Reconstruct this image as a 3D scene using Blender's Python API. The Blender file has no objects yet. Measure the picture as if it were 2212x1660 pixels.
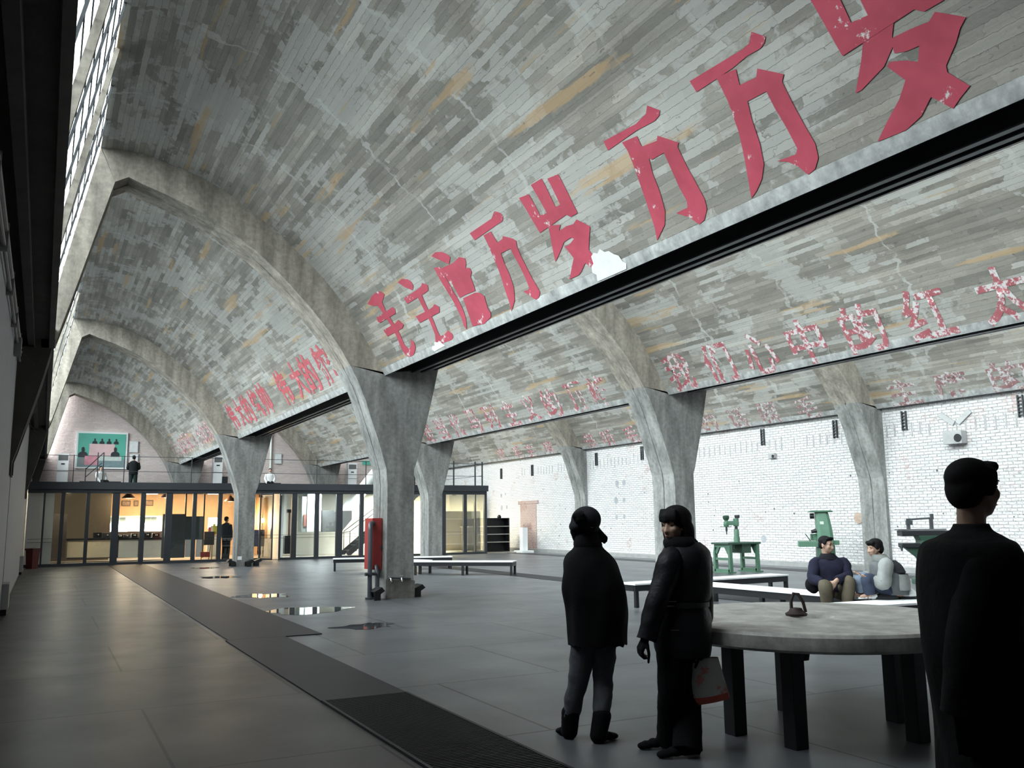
import bpy, bmesh, math, random
from mathutils import Vector, Matrix, noise
from mathutils.geometry import tessellate_polygon
random.seed(7)
S = bpy.context.scene
COL = S.collection
# ------------------------------------------------------------------ camera
YAW, PITCH, ROLL, FPX = 0.4832, 0.1511, -0.0107, 1919.18
EYE = Vector((0, 0, 1.5))
def _rot():
    f = Vector((math.sin(YAW)*math.cos(PITCH), math.cos(YAW)*math.cos(PITCH), math.sin(PITCH)))
    r = Vector((math.cos(YAW), -math.sin(YAW), 0)); u = r.cross(f)
    c, s = math.cos(ROLL), math.sin(ROLL)
    return c*r+s*u, c*u-s*r, f
CR, CU, CF = _rot()
cam = bpy.data.cameras.new('camera'); camo = bpy.data.objects.new('camera', cam); COL.objects.link(camo)
cam.sensor_width = 36; cam.lens = FPX/2212*36; cam.clip_end = 300; cam.clip_start = .05
camo.matrix_world = Matrix(((CR.x, CU.x, -CF.x, EYE.x), (CR.y, CU.y, -CF.y, EYE.y), (CR.z, CU.z, -CF.z, EYE.z), (0, 0, 0, 1)))
S.camera = camo
def ray(x, y): return CR*((x-1106)/FPX)-CU*((y-830)/FPX)+CF
def at(x, y, d): return EYE+ray(x, y)*d
def onz(x, y, z=0):
    d = ray(x, y); return EYE+d*((z-EYE.z)/d.z)
def ony(x, y, Y):
    d = ray(x, y); return EYE+d*(Y/d.y)
# ------------------------------------------------------------------ world, exposure
S.view_settings.view_transform = 'Standard'; S.view_settings.look = 'None'
S.view_settings.gamma = 1; S.view_settings.use_curve_mapping = False
S.view_settings.exposure = 0.75
SKY = 9.0
W = bpy.data.worlds.new('overcast_sky'); S.world = W; W.use_nodes = True
nt = W.node_tree; nt.nodes.clear()
wo = nt.nodes.new('ShaderNodeOutputWorld'); bg = nt.nodes.new('ShaderNodeBackground')
tc = nt.nodes.new('ShaderNodeTexCoord'); sx = nt.nodes.new('ShaderNodeSeparateXYZ'); rp = nt.nodes.new('ShaderNodeValToRGB')
nt.links.new(tc.outputs['Generated'], sx.inputs[0]); nt.links.new(sx.outputs['Z'], rp.inputs[0])
rp.color_ramp.elements[0].position = .0; rp.color_ramp.elements[0].color = (.10, .11, .115, 1)
rp.color_ramp.elements[1].position = .06; rp.color_ramp.elements[1].color = (.94, .98, 1, 1)
nt.links.new(rp.outputs[0], bg.inputs[0]); bg.inputs[1].default_value = SKY
nt.links.new(bg.outputs[0], wo.inputs[0])
Y1, DY, BW = 16.717, 15.077, 7.057          # first arch, arch spacing, bay width
RIBS = [Y1+DY*k for k in (-2, -1, 0, 1, 2)]
YF, YB = -3.0, 48.2                         # hall ends
XL, XR = -.53, 20.2
def portal(b):
    a = bpy.data.lights.new('sky_portal', 'AREA'); a.shape = 'RECTANGLE'; a.size = YB-YF; a.size_y = 3.2
    a.cycles.is_portal = True
    o = bpy.data.objects.new('sky_portal', a); COL.objects.link(o)
    o.location = (.16+b*BW, (YF+YB)/2, 6.8)
    n = Vector((2.65, 0, -.55)).normalized()          # light travels this way
    zz = -n; xx = Vector((0, 1, 0)); yy = zz.cross(xx)
    o.matrix_world = Matrix(((xx.x, yy.x, zz.x, o.location.x), (xx.y, yy.y, zz.y, o.location.y), (xx.z, yy.z, zz.z, o.location.z), (0, 0, 0, 1)))
for b in range(3): portal(b)
# ------------------------------------------------------------------ helpers
TMP = bpy.data.scenes.new('scratch')
def evaluated(o):                           # mesh of an object with its modifiers, worked out in an empty scratch scene
    TMP.collection.objects.link(o); vl = TMP.view_layers[0]; vl.update(); dg = vl.depsgraph
    me = bpy.data.meshes.new_from_object(o.evaluated_get(dg)); TMP.collection.objects.unlink(o); return me
MATS = {}
def new_mat(name):
    m = bpy.data.materials.new(name); m.use_nodes = True
    return m, m.node_tree, m.node_tree.nodes['Principled BSDF']
def M(name, col, rough=.7, metal=0, var=.15, scale=6, bump=0, emit=None, es=0, spec=.5, bscale=None, alpha=None):
    if name in MATS: return MATS[name]
    m, t, p = new_mat(name); n = t.nodes; l = t.links
    p.inputs['Roughness'].default_value = rough; p.inputs['Metallic'].default_value = metal
    p.inputs['Specular IOR Level'].default_value = spec
    c = (*col, 1)
    if var:
        tx = n.new('ShaderNodeTexCoord'); ns = n.new('ShaderNodeTexNoise'); ns.inputs['Scale'].default_value = scale
        ns.inputs['Detail'].default_value = 5; l.new(tx.outputs['Object'], ns.inputs['Vector'])
        mx = n.new('ShaderNodeMix'); mx.data_type = 'RGBA'
        mx.inputs[6].default_value = tuple(max(0, v*(1-var*1.6)) for v in col)+(1,)
        mx.inputs[7].default_value = tuple(min(1, v*(1+var*1.6)) for v in col)+(1,)
        l.new(ns.outputs[0], mx.inputs[0]); l.new(mx.outputs[2], p.inputs['Base Color'])
        if bump:
            b = n.new('ShaderNodeBump'); b.inputs['Strength'].default_value = bump; b.inputs['Distance'].default_value = .01
            n2 = n.new('ShaderNodeTexNoise'); n2.inputs['Scale'].default_value = bscale or scale*5; n2.inputs['Detail'].default_value = 6
            l.new(tx.outputs['Object'], n2.inputs['Vector']); l.new(n2.outputs[0], b.inputs['Height']); l.new(b.outputs[0], p.inputs['Normal'])
    else: p.inputs['Base Color'].default_value = c
    if emit:
        p.inputs['Emission Color'].default_value = (*emit, 1); p.inputs['Emission Strength'].default_value = es
    MATS[name] = m; return m
def tag(o, label=None, cat=None, group=None, kind=None):
    if label: o['label'] = label
    if cat: o['category'] = cat
    if group: o['group'] = group
    if kind: o['kind'] = kind
    return o
class MB:
    def __init__(s): s.v = []; s.f = []
    def add(s, vs, fs):
        k = len(s.v); s.v += [Vector(v) for v in vs]; s.f += [tuple(i+k for i in f) for f in fs]; return s
    def box(s, a, b):
        x0, y0, z0 = a; x1, y1, z1 = b
        return s.add([(x0, y0, z0), (x1, y0, z0), (x1, y1, z0), (x0, y1, z0), (x0, y0, z1), (x1, y0, z1), (x1, y1, z1), (x0, y1, z1)],
                     [(3, 2, 1, 0), (4, 5, 6, 7), (0, 1, 5, 4), (1, 2, 6, 5), (2, 3, 7, 6), (3, 0, 4, 7)])
    def obox(s, c, ax, ay, az):            # centre and three half-axis vectors
        c, ax, ay, az = map(Vector, (c, ax, ay, az)); vs = []
        for k in (-1, 1):
            for i, j in ((-1, -1), (1, -1), (1, 1), (-1, 1)): vs.append(c+ax*i+ay*j+az*k)
        return s.add(vs, [(3, 2, 1, 0), (4, 5, 6, 7), (0, 1, 5, 4), (1, 2, 6, 5), (2, 3, 7, 6), (3, 0, 4, 7)])
    def beam(s, p, q, w, h, up=(0, 0, 1)):
        p, q = Vector(p), Vector(q); d = (q-p).normalized(); u = Vector(up)
        if abs(d.dot(u)) > .98: u = Vector((0, 1, 0))
        a = d.cross(u).normalized(); b = a.cross(d)
        return s.obox((p+q)/2, (q-p)/2, a*(w/2), b*(h/2))
    def tube(s, pts, rad, n=12, cap=True, flat=None):
        pts = [Vector(p) for p in pts]; k = len(s.v); N = len(pts)
        if not hasattr(rad, '__len__'): rad = [rad]*N
        pa = None; rings = []
        for i, p in enumerate(pts):
            d = (pts[min(i+1, N-1)]-pts[max(i-1, 0)]).normalized()
            if pa is None:
                u = Vector((0, 0, 1)) if abs(d.z) < .9 else Vector((0, 1, 0)); a = d.cross(u).normalized()
            else: a = (pa-d*pa.dot(d)).normalized()
            pa = a; b = d.cross(a)
            r = rad[i]; ra, rb = r if hasattr(r, '__len__') else (r, r)
            rings.append([p+a*(ra*math.cos(2*math.pi*j/n))+b*(rb*math.sin(2*math.pi*j/n)) for j in range(n)])
        return s.rings(rings, cap)
    def rings(s, rings, cap=True):
        n = len(rings[0]); vs = [v for r in rings for v in r]; fs = []
        for i in range(len(rings)-1):
            for j in range(n): fs.append((i*n+j, i*n+(j+1) % n, (i+1)*n+(j+1) % n, (i+1)*n+j))
        if cap: fs += [tuple(range(n-1, -1, -1)), tuple(range((len(rings)-1)*n, len(rings)*n))]
        return s.add(vs, fs)
    def lathe(s, c, prof, n=32, axis='z'):
        c = Vector(c); rg = []
        for r, h in prof:
            q = []
            for j in range(n):
                a = 2*math.pi*j/n; x, y = r*math.cos(a), r*math.sin(a)
                q.append(c+(Vector((x, y, h)) if axis == 'z' else Vector((h, x, y)) if axis == 'x' else Vector((y, h, x))))
            rg.append(q)
        return s.rings(rg)
    def prism(s, poly, a, b, plane='xz'):  # poly extruded along the third axis from a to b
        n = len(poly)
        def P(p, t): return {'xz': (p[0], t, p[1]), 'xy': (p[0], p[1], t), 'yz': (t, p[0], p[1])}[plane]
        vs = [P(p, a) for p in poly]+[P(p, b) for p in poly]
        fs = [tuple(range(n)), tuple(range(2*n-1, n-1, -1))]+[(i, i+n, (i+1) % n+n, (i+1) % n) for i in range(n)]
        return s.add(vs, fs)
    def build(s, name, mat, parent=None, smooth=None, bevel=0, uv=True, loc=None):
        me = bpy.data.meshes.new(name); me.from_pydata(s.v, [], s.f)
        bm = bmesh.new(); bm.from_mesh(me); bmesh.ops.recalc_face_normals(bm, faces=bm.faces)
        if bevel: bmesh.ops.bevel(bm, geom=[e for e in bm.edges if e.is_manifold and e.calc_face_angle(0) > .6], offset=bevel, segments=2, profile=.7, affect='EDGES', clamp_overlap=True)
        if uv:
            L = bm.loops.layers.uv.new('UVMap')
            for f in bm.faces:
                n = f.normal; ax = max(range(3), key=lambda i: abs(n[i]))
                for lp in f.loops:
                    c = lp.vert.co; lp[L].uv = (c.y, c.z) if ax == 0 else (c.x, c.z) if ax == 1 else (c.y, c.x)
        bm.to_mesh(me); bm.free()
        if smooth is not None:
            for p in me.polygons: p.use_smooth = True
            me.set_sharp_from_angle(angle=math.radians(smooth))
        o = bpy.data.objects.new(name, me); COL.objects.link(o)
        if mat: me.materials.append(mat)
        settle(o)
        if parent: attach(o, parent)
        return o
WL = {}                                     # where each object's origin stands in the world
def settle(o):                              # puts the origin at the middle of the object's base
    me = o.data; c = [v.co for v in me.vertices]
    L0 = Vector(((min(v.x for v in c)+max(v.x for v in c))/2, (min(v.y for v in c)+max(v.y for v in c))/2, min(v.z for v in c)))
    me.transform(Matrix.Translation(-L0)); o.location = L0; WL[o.name] = L0
def attach(o, parent):
    o.parent = parent; o.matrix_parent_inverse = Matrix.Translation(-WL[parent.name])
def thing(name, label, cat, loc=(0, 0, 0), group=None, kind=None):
    o = bpy.data.objects.new(name, None); COL.objects.link(o); o.location = loc; o.empty_display_size = .1
    WL[o.name] = Vector(loc)
    return tag(o, label, cat, group, kind)
def copy_tree(o, off, label=None):
    c = o.copy(); COL.objects.link(c); c.location = o.location+Vector(off)
    if label: c['label'] = label
    for ch in o.children:
        d = ch.copy(); COL.objects.link(d); d.parent = c; d.matrix_parent_inverse = ch.matrix_parent_inverse.copy()
        for g in ch.children:
            e = g.copy(); COL.objects.link(e); e.parent = d; e.matrix_parent_inverse = g.matrix_parent_inverse.copy()
    return c
def cr(P, n=6):
    P = [Vector(p) for p in P]; o = []; Q = [2*P[0]-P[1]]+P+[2*P[-1]-P[-2]]
    for i in range(1, len(Q)-2):
        a, b, c, d = Q[i-1:i+3]
        for k in range(n):
            t = k/n; o.append(.5*((2*b)+(c-a)*t+(2*a-5*b+4*c-d)*t*t+(3*b-a-3*c+d)*t**3))
    o.append(P[-1]); return o
# ------------------------------------------------------------------ concrete, brick, floor, glass materials
def shell_mat(name, tint, light):
    m, t, p = new_mat(name); n = t.nodes; l = t.links
    uv0 = n.new('ShaderNodeUVMap'); uv0.uv_map = 'UVMap'
    def vadd(src, sc, amp, det):
        wn = n.new('ShaderNodeTexNoise'); wn.inputs['Scale'].default_value = sc; wn.inputs['Detail'].default_value = det; l.new(uv0.outputs[0], wn.inputs['Vector'])
        wm = n.new('ShaderNodeVectorMath'); wm.operation = 'MULTIPLY_ADD'; wm.inputs[1].default_value = amp; l.new(wn.outputs['Color'], wm.inputs[0]); l.new(src.outputs[0], wm.inputs[2]); return wm
    uv = vadd(vadd(uv0, 3.0, (.55, .02, 0), 3), 16, (.10, .030, 0), 4)
    def brick(w, h, off, c1, c2, mort, ms, mp=(0, 0, 0)):
        mpn = n.new('ShaderNodeMapping'); mpn.inputs['Location'].default_value = mp; l.new(uv.outputs[0], mpn.inputs[0])
        b = n.new('ShaderNodeTexBrick'); l.new(mpn.outputs[0], b.inputs['Vector'])
        b.inputs['Scale'].default_value = 1; b.inputs['Brick Width'].default_value = w; b.inputs['Row Height'].default_value = h
        b.inputs['Mortar Size'].default_value = ms; b.offset = off; b.inputs['Bias'].default_value = 0
        b.inputs['Color1'].default_value = (c1, c1, c1, 1); b.inputs['Color2'].default_value = (c2, c2, c2, 1); b.inputs['Mortar'].default_value = (mort, mort, mort, 1)
        return b
    def mix(a, b, f, mode='MIX'):
        x = n.new('ShaderNodeMix'); x.data_type = 'RGBA'; x.blend_type = mode
        if hasattr(f, 'links'): l.new(f, x.inputs[0])
        else: x.inputs[0].default_value = f
        for k, v in ((6, a), (7, b)):
            if hasattr(v, 'links'): l.new(v, x.inputs[k])
            else: x.inputs[k].default_value = v
        return x.outputs[2]
    def noi(sc, det=5, vec=(1, 1, 1), ro=.6, loc=(0, 0, 0)):
        mpn = n.new('ShaderNodeMapping'); mpn.inputs['Scale'].default_value = vec; mpn.inputs['Location'].default_value = loc; l.new(uv.outputs[0], mpn.inputs[0])
        x = n.new('ShaderNodeTexNoise'); x.inputs['Scale'].default_value = sc; x.inputs['Detail'].default_value = det; x.inputs['Roughness'].default_value = ro
        l.new(mpn.outputs[0], x.inputs['Vector']); return x.outputs[0]
    def ramp(f, a, b, lo=0, hi=1):
        r = n.new('ShaderNodeMapRange'); r.inputs[1].default_value = a; r.inputs[2].default_value = b; r.inputs[3].default_value = lo; r.inputs[4].default_value = hi
        l.new(f, r.inputs[0]); return r.outputs[0]
    A = brick(1.5, .088, .37, .66, 1.06, .56, .0022)
    B2 = brick(.62, .088, .61, .76, 1.12, .7, .0018, (3.3, 0, 0))
    B3 = brick(3.7, .264, .43, .78, 1.14, .8, .0015, (7.7, .23, 0))
    c = mix((1, 1, 1, 1), A.outputs['Color'], .95, 'MULTIPLY'); c = mix(c, B2.outputs['Color'], .9, 'MULTIPLY'); c = mix(c, B3.outputs['Color'], 1, 'MULTIPLY')
    base = mix((tint[0]*.66, tint[1]*.62, tint[2]*.56, 1), tuple(v*1.25 for v in tint)+(1,), noi(.9, 6))
    c = mix(base, c, 1, 'MULTIPLY')
    c = mix(c, mix((.68, .68, .68, 1), (1.34, 1.34, 1.34, 1), noi(2.2, 6, (.35, 8, 1), .65)), .85, 'MULTIPLY')
    c = mix(c, mix((.72, .72, .72, 1), (1.28, 1.28, 1.28, 1), noi(30, 5, (1, 1.5, 1), .75)), .9, 'MULTIPLY')
    # pale skim patches, stepped along the boards, formwork seams, rusty streaks and dark pits
    pf = mix(mix(noi(.6, 3), A.outputs['Color'], .26), noi(7, 4), .16)
    c = mix(c, tuple(light)+(1,), ramp(pf, .585, .605, 0, .5))
    sm = brick(2.51, 60, 0, 0, 0, 1, .035, (.4, 20, 0))
    c = mix(c, tuple(v*1.05 for v in light)+(1,), mix(sm.outputs['Color'], (0, 0, 0, 1), ramp(noi(1.7, 4, loc=(9, 4, 0)), .42, .55, 1, .45)))
    st = ramp(noi(1.0, 4, (.28, 3.2, 1), .55, (5, 3, 0)), .605, .64, 0, .6)
    c = mix(c, (.36, .24, .12, 1), st)
    c = mix(c, (.055, .053, .05, 1), ramp(noi(11, 4, (.8, 1.6, 1), .6, (2, 7, 0)), .63, .70, 0, .55))
    l.new(c, p.inputs['Base Color']); p.inputs['Roughness'].default_value = .85; p.inputs['Specular IOR Level'].default_value = .3
    bp = n.new('ShaderNodeBump'); bp.inputs['Strength'].default_value = .25; bp.inputs['Distance'].default_value = .012
    l.new(mix(A.outputs['Color'], noi(30, 4), .3), bp.inputs['Height']); l.new(bp.outputs[0], p.inputs['Normal'])
    return m
SHELL = shell_mat('board_marked_concrete', (.285, .275, .25), (.38, .38, .365))
def concrete(name, col, streak=.5):
    m, t, p = new_mat(name); n = t.nodes; l = t.links
    tx = n.new('ShaderNodeTexCoord')
    def noi(sc, vec, det=6):
        mp = n.new('ShaderNodeMapping'); mp.inputs['Scale'].default_value = vec; l.new(tx.outputs['Object'], mp.inputs[0])
        x = n.new('ShaderNodeTexNoise'); x.inputs['Scale'].default_value = sc; x.inputs['Detail'].default_value = det; x.inputs['Roughness'].default_value = .62
        l.new(mp.outputs[0], x.inputs['Vector']); return x
    a = noi(2.2, (1.6, 1.6, .35)); r = n.new('ShaderNodeValToRGB'); l.new(a.outputs[0], r.inputs[0])
    r.color_ramp.elements[0].position = .32; r.color_ramp.elements[0].color = tuple(v*.55 for v in col)+(1,)
    r.color_ramp.elements[1].position = .72; r.color_ramp.elements[1].color = tuple(v*1.4 for v in col)+(1,)
    b = noi(12, (1, 1, 1), 4); mx = n.new('ShaderNodeMix'); mx.data_type = 'RGBA'; mx.blend_type = 'OVERLAY'; mx.inputs[0].default_value = .5
    l.new(r.outputs[0], mx.inputs[6]); l.new(b.outputs[0], mx.inputs[7]); l.new(mx.outputs[2], p.inputs['Base Color'])
    p.inputs['Roughness'].default_value = .85; p.inputs['Specular IOR Level'].default_value = .3
    bp = n.new('ShaderNodeBump'); bp.inputs['Strength'].default_value = .3; bp.inputs['Distance'].default_value = .015
    l.new(b.outputs[0], bp.inputs['Height']); l.new(bp.outputs[0], p.inputs['Normal'])
    MATS[name] = m; return m
CONC = concrete('weathered_column_concrete', (.235, .236, .226))
CONCW = concrete('warm_arch_concrete', (.275, .248, .21))
def brick_mat(name, paint, mort, bare, thr, bump=1.0):
    m, t, p = new_mat(name); n = t.nodes; l = t.links
    uv = n.new('ShaderNodeUVMap'); uv.uv_map = 'UVMap'
    b = n.new('ShaderNodeTexBrick'); l.new(uv.outputs[0], b.inputs['Vector']); b.inputs['Scale'].default_value = 1
    b.inputs['Brick Width'].default_value = .25; b.inputs['Row Height'].default_value = .078; b.inputs['Mortar Size'].default_value = .009; b.inputs['Mortar Smooth'].default_value = .3
    b.inputs['Color1'].default_value = (*paint, 1); b.inputs['Color2'].default_value = tuple(v*.86 for v in paint)+(1,); b.inputs['Mortar'].default_value = (*mort, 1)
    def noi(sc, det=5):
        x = n.new('ShaderNodeTexNoise'); x.inputs['Scale'].default_value = sc; x.inputs['Detail'].default_value = det; x.inputs['Roughness'].default_value = .65
        l.new(uv.outputs[0], x.inputs['Vector']); return x
    a = noi(1.1, 7); a2 = noi(9, 4); ad = n.new('ShaderNodeMath'); ad.operation = 'MULTIPLY_ADD'; ad.inputs[1].default_value = .45
    l.new(a2.outputs[0], ad.inputs[0]); l.new(a.outputs[0], ad.inputs[2])
    r = n.new('ShaderNodeMapRange'); r.inputs[1].default_value = thr; r.inputs[2].default_value = thr+.12; l.new(ad.outputs[0], r.inputs[0])
    mx = n.new('ShaderNodeMix'); mx.data_type = 'RGBA'; l.new(r.outputs[0], mx.inputs[0]); l.new(b.outputs['Color'], mx.inputs[6]); mx.inputs[7].default_value = (*bare, 1)
    d = noi(5, 2); r2 = n.new('ShaderNodeMapRange'); r2.inputs[1].default_value = .73; r2.inputs[2].default_value = .77; l.new(d.outputs[0], r2.inputs[0])
    m2 = n.new('ShaderNodeMix'); m2.data_type = 'RGBA'; l.new(r2.outputs[0], m2.inputs[0]); l.new(mx.outputs[2], m2.inputs[6]); m2.inputs[7].default_value = (.12, .10, .10, 1)
    l.new(m2.outputs[2], p.inputs['Base Color']); p.inputs['Roughness'].default_value = .8
    mh = n.new('ShaderNodeMath'); mh.operation = 'MULTIPLY_ADD'; mh.inputs[1].default_value = -1; l.new(b.outputs['Fac'], mh.inputs[0]); l.new(a2.outputs[0], mh.inputs[2])
    bp = n.new('ShaderNodeBump'); bp.inputs['Strength'].default_value = bump; bp.inputs['Distance'].default_value = .03
    l.new(mh.outputs[0], bp.inputs['Height']); l.new(bp.outputs[0], p.inputs['Normal'])
    return m
BRICKW = brick_mat('white_painted_brick', (.74, .73, .73), (.46, .43, .42), (.52, .40, .38), .82, 2.2)
BRICKP = brick_mat('pinkish_old_brick', (.74, .63, .60), (.62, .56, .54), (.5, .36, .33), .86)
BRICKR = brick_mat('bare_red_brick', (.40, .28, .25), (.5, .44, .42), (.3, .17, .15), .8)
def floor_mat(name, k):
    m, t, p = new_mat(name); n = t.nodes; l = t.links; p.inputs['Specular IOR Level'].default_value = .2
    uv = n.new('ShaderNodeTexCoord')
    def noi(sc, det=6, vec=(1, 1, 1)):
        mp = n.new('ShaderNodeMapping'); mp.inputs['Scale'].default_value = vec; l.new(uv.outputs['Object'], mp.inputs[0])
        x = n.new('ShaderNodeTexNoise'); x.inputs['Scale'].default_value = sc; x.inputs['Detail'].default_value = det; x.inputs['Roughness'].default_value = .6
        l.new(mp.outputs[0], x.inputs['Vector']); return x.outputs[0]
    r = n.new('ShaderNodeValToRGB'); l.new(noi(.7, 8), r.inputs[0])
    r.color_ramp.elements[0].position = .3; r.color_ramp.elements[0].color = (.092*k[0], .095*k[1], .102*k[2], 1)
    r.color_ramp.elements[1].position = .75; r.color_ramp.elements[1].color = (.155*k[0], .16*k[1], .172*k[2], 1)
    b = n.new('ShaderNodeTexBrick'); l.new(uv.outputs['Object'], b.inputs['Vector']); b.inputs['Scale'].default_value = 1; b.offset = .5
    b.inputs['Brick Width'].default_value = 2.6; b.inputs['Row Height'].default_value = 2.1; b.inputs['Mortar Size'].default_value = .012
    b.inputs['Color1'].default_value = (1, 1, 1, 1); b.inputs['Color2'].default_value = (.86, .86, .86, 1); b.inputs['Mortar'].default_value = (.25, .25, .25, 1)
    mx = n.new('ShaderNodeMix'); mx.data_type = 'RGBA'; mx.blend_type = 'MULTIPLY'; mx.inputs[0].default_value = 1
    l.new(r.outputs[0], mx.inputs[6]); l.new(b.outputs['Color'], mx.inputs[7])
    sp = n.new('ShaderNodeMapRange'); sp.inputs[1].default_value = .72; sp.inputs[2].default_value = .80; sp.inputs[4].default_value = .5; l.new(noi(7, 3), sp.inputs[0])
    m3 = n.new('ShaderNodeMix'); m3.data_type = 'RGBA'; l.new(sp.outputs[0], m3.inputs[0]); l.new(mx.outputs[2], m3.inputs[6]); m3.inputs[7].default_value = (.06, .06, .065, 1)
    l.new(m3.outputs[2], p.inputs['Base Color'])
    rr = n.new('ShaderNodeMapRange'); rr.inputs[1].default_value = .3; rr.inputs[2].default_value = .7; rr.inputs[3].default_value = .34; rr.inputs[4].default_value = .42
    l.new(noi(1.3, 5), rr.inputs[0]); l.new(rr.outputs[0], p.inputs['Roughness'])
    bp = n.new('ShaderNodeBump'); bp.inputs['Strength'].default_value = .04; bp.inputs['Distance'].default_value = .02
    l.new(noi(2.2, 2), bp.inputs['Height']); l.new(bp.outputs[0], p.inputs['Normal'])
    return m
FLOOR = floor_mat('polished_concrete_floor', (1, 1, 1)); FLOOR2 = floor_mat('shade_toned_brown_grey', (.66, .62, .56))  # second mix: shade by the left wall put into a warmer, darker colour
def glass_mat(name, tint=(.93, .96, .97), refl=.1):
    m = bpy.data.materials.new(name); m.use_nodes = True; t = m.node_tree; t.nodes.clear(); n = t.nodes
    o = n.new('ShaderNodeOutputMaterial'); a = n.new('ShaderNodeBsdfTransparent'); g = n.new('ShaderNodeBsdfGlossy'); x = n.new('ShaderNodeMixShader')
    a.inputs[0].default_value = (*tint, 1); g.inputs['Roughness'].default_value = .02
    lw = n.new('ShaderNodeLayerWeight'); lw.inputs[0].default_value = .25
    mr = n.new('ShaderNodeMapRange'); mr.inputs[3].default_value = refl*.6; mr.inputs[4].default_value = .7; t.links.new(lw.outputs['Fresnel'], mr.inputs[0])
    t.links.new(mr.outputs[0], x.inputs[0]); t.links.new(a.outputs[0], x.inputs[1]); t.links.new(g.outputs[0], x.inputs[2]); t.links.new(x.outputs[0], o.inputs[0])
    return m
GLASS = glass_mat('clear_glass'); ROOFGLASS = glass_mat('roof_glazing', (.86, .93, .93), .03)
def red_paint(name, col, flake, thr, sc=5):
    m, t, p = new_mat(name); n = t.nodes; l = t.links
    tx = n.new('ShaderNodeTexCoord')
    def noi(s, d):
        x = n.new('ShaderNodeTexNoise'); x.inputs['Scale'].default_value = s; x.inputs['Detail'].default_value = d; x.inputs['Roughness'].default_value = .7; l.new(tx.outputs['Object'], x.inputs['Vector']); return x.outputs[0]
    r = n.new('ShaderNodeMapRange'); r.inputs[1].default_value = thr; r.inputs[2].default_value = thr+.04; l.new(noi(sc, 7), r.inputs[0])
    v = n.new('ShaderNodeMix'); v.data_type = 'RGBA'; v.inputs[6].default_value = tuple(c*.62 for c in col)+(1,); v.inputs[7].default_value = (min(1, col[0]*1.3), col[1]*2.2, col[2]*2.0, 1) if col[1] < .3 else (*col, 1); l.new(noi(2, 3), v.inputs[0])
    x = n.new('ShaderNodeMix'); x.data_type = 'RGBA'; l.new(r.outputs[0], x.inputs[0]); l.new(v.outputs[2], x.inputs[6]); x.inputs[7].default_value = (*flake, 1)
    l.new(x.outputs[2], p.inputs['Base Color']); p.inputs['Roughness'].default_value = .75
    return m
RED = red_paint('red_slogan_paint', (.33, .024, .046), (.46, .43, .42), .62)
RED2 = red_paint('flaking_red_slogan_paint', (.40, .05, .065), (.46, .41, .40), .60, 6)
RED3 = red_paint('worn_red_slogan_paint', (.32, .06, .075), (.50, .47, .47), .50, 9)
RED4 = red_paint('faded_maroon_slogan_paint', (.24, .085, .092), (.44, .43, .43), .50, 10)
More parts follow.
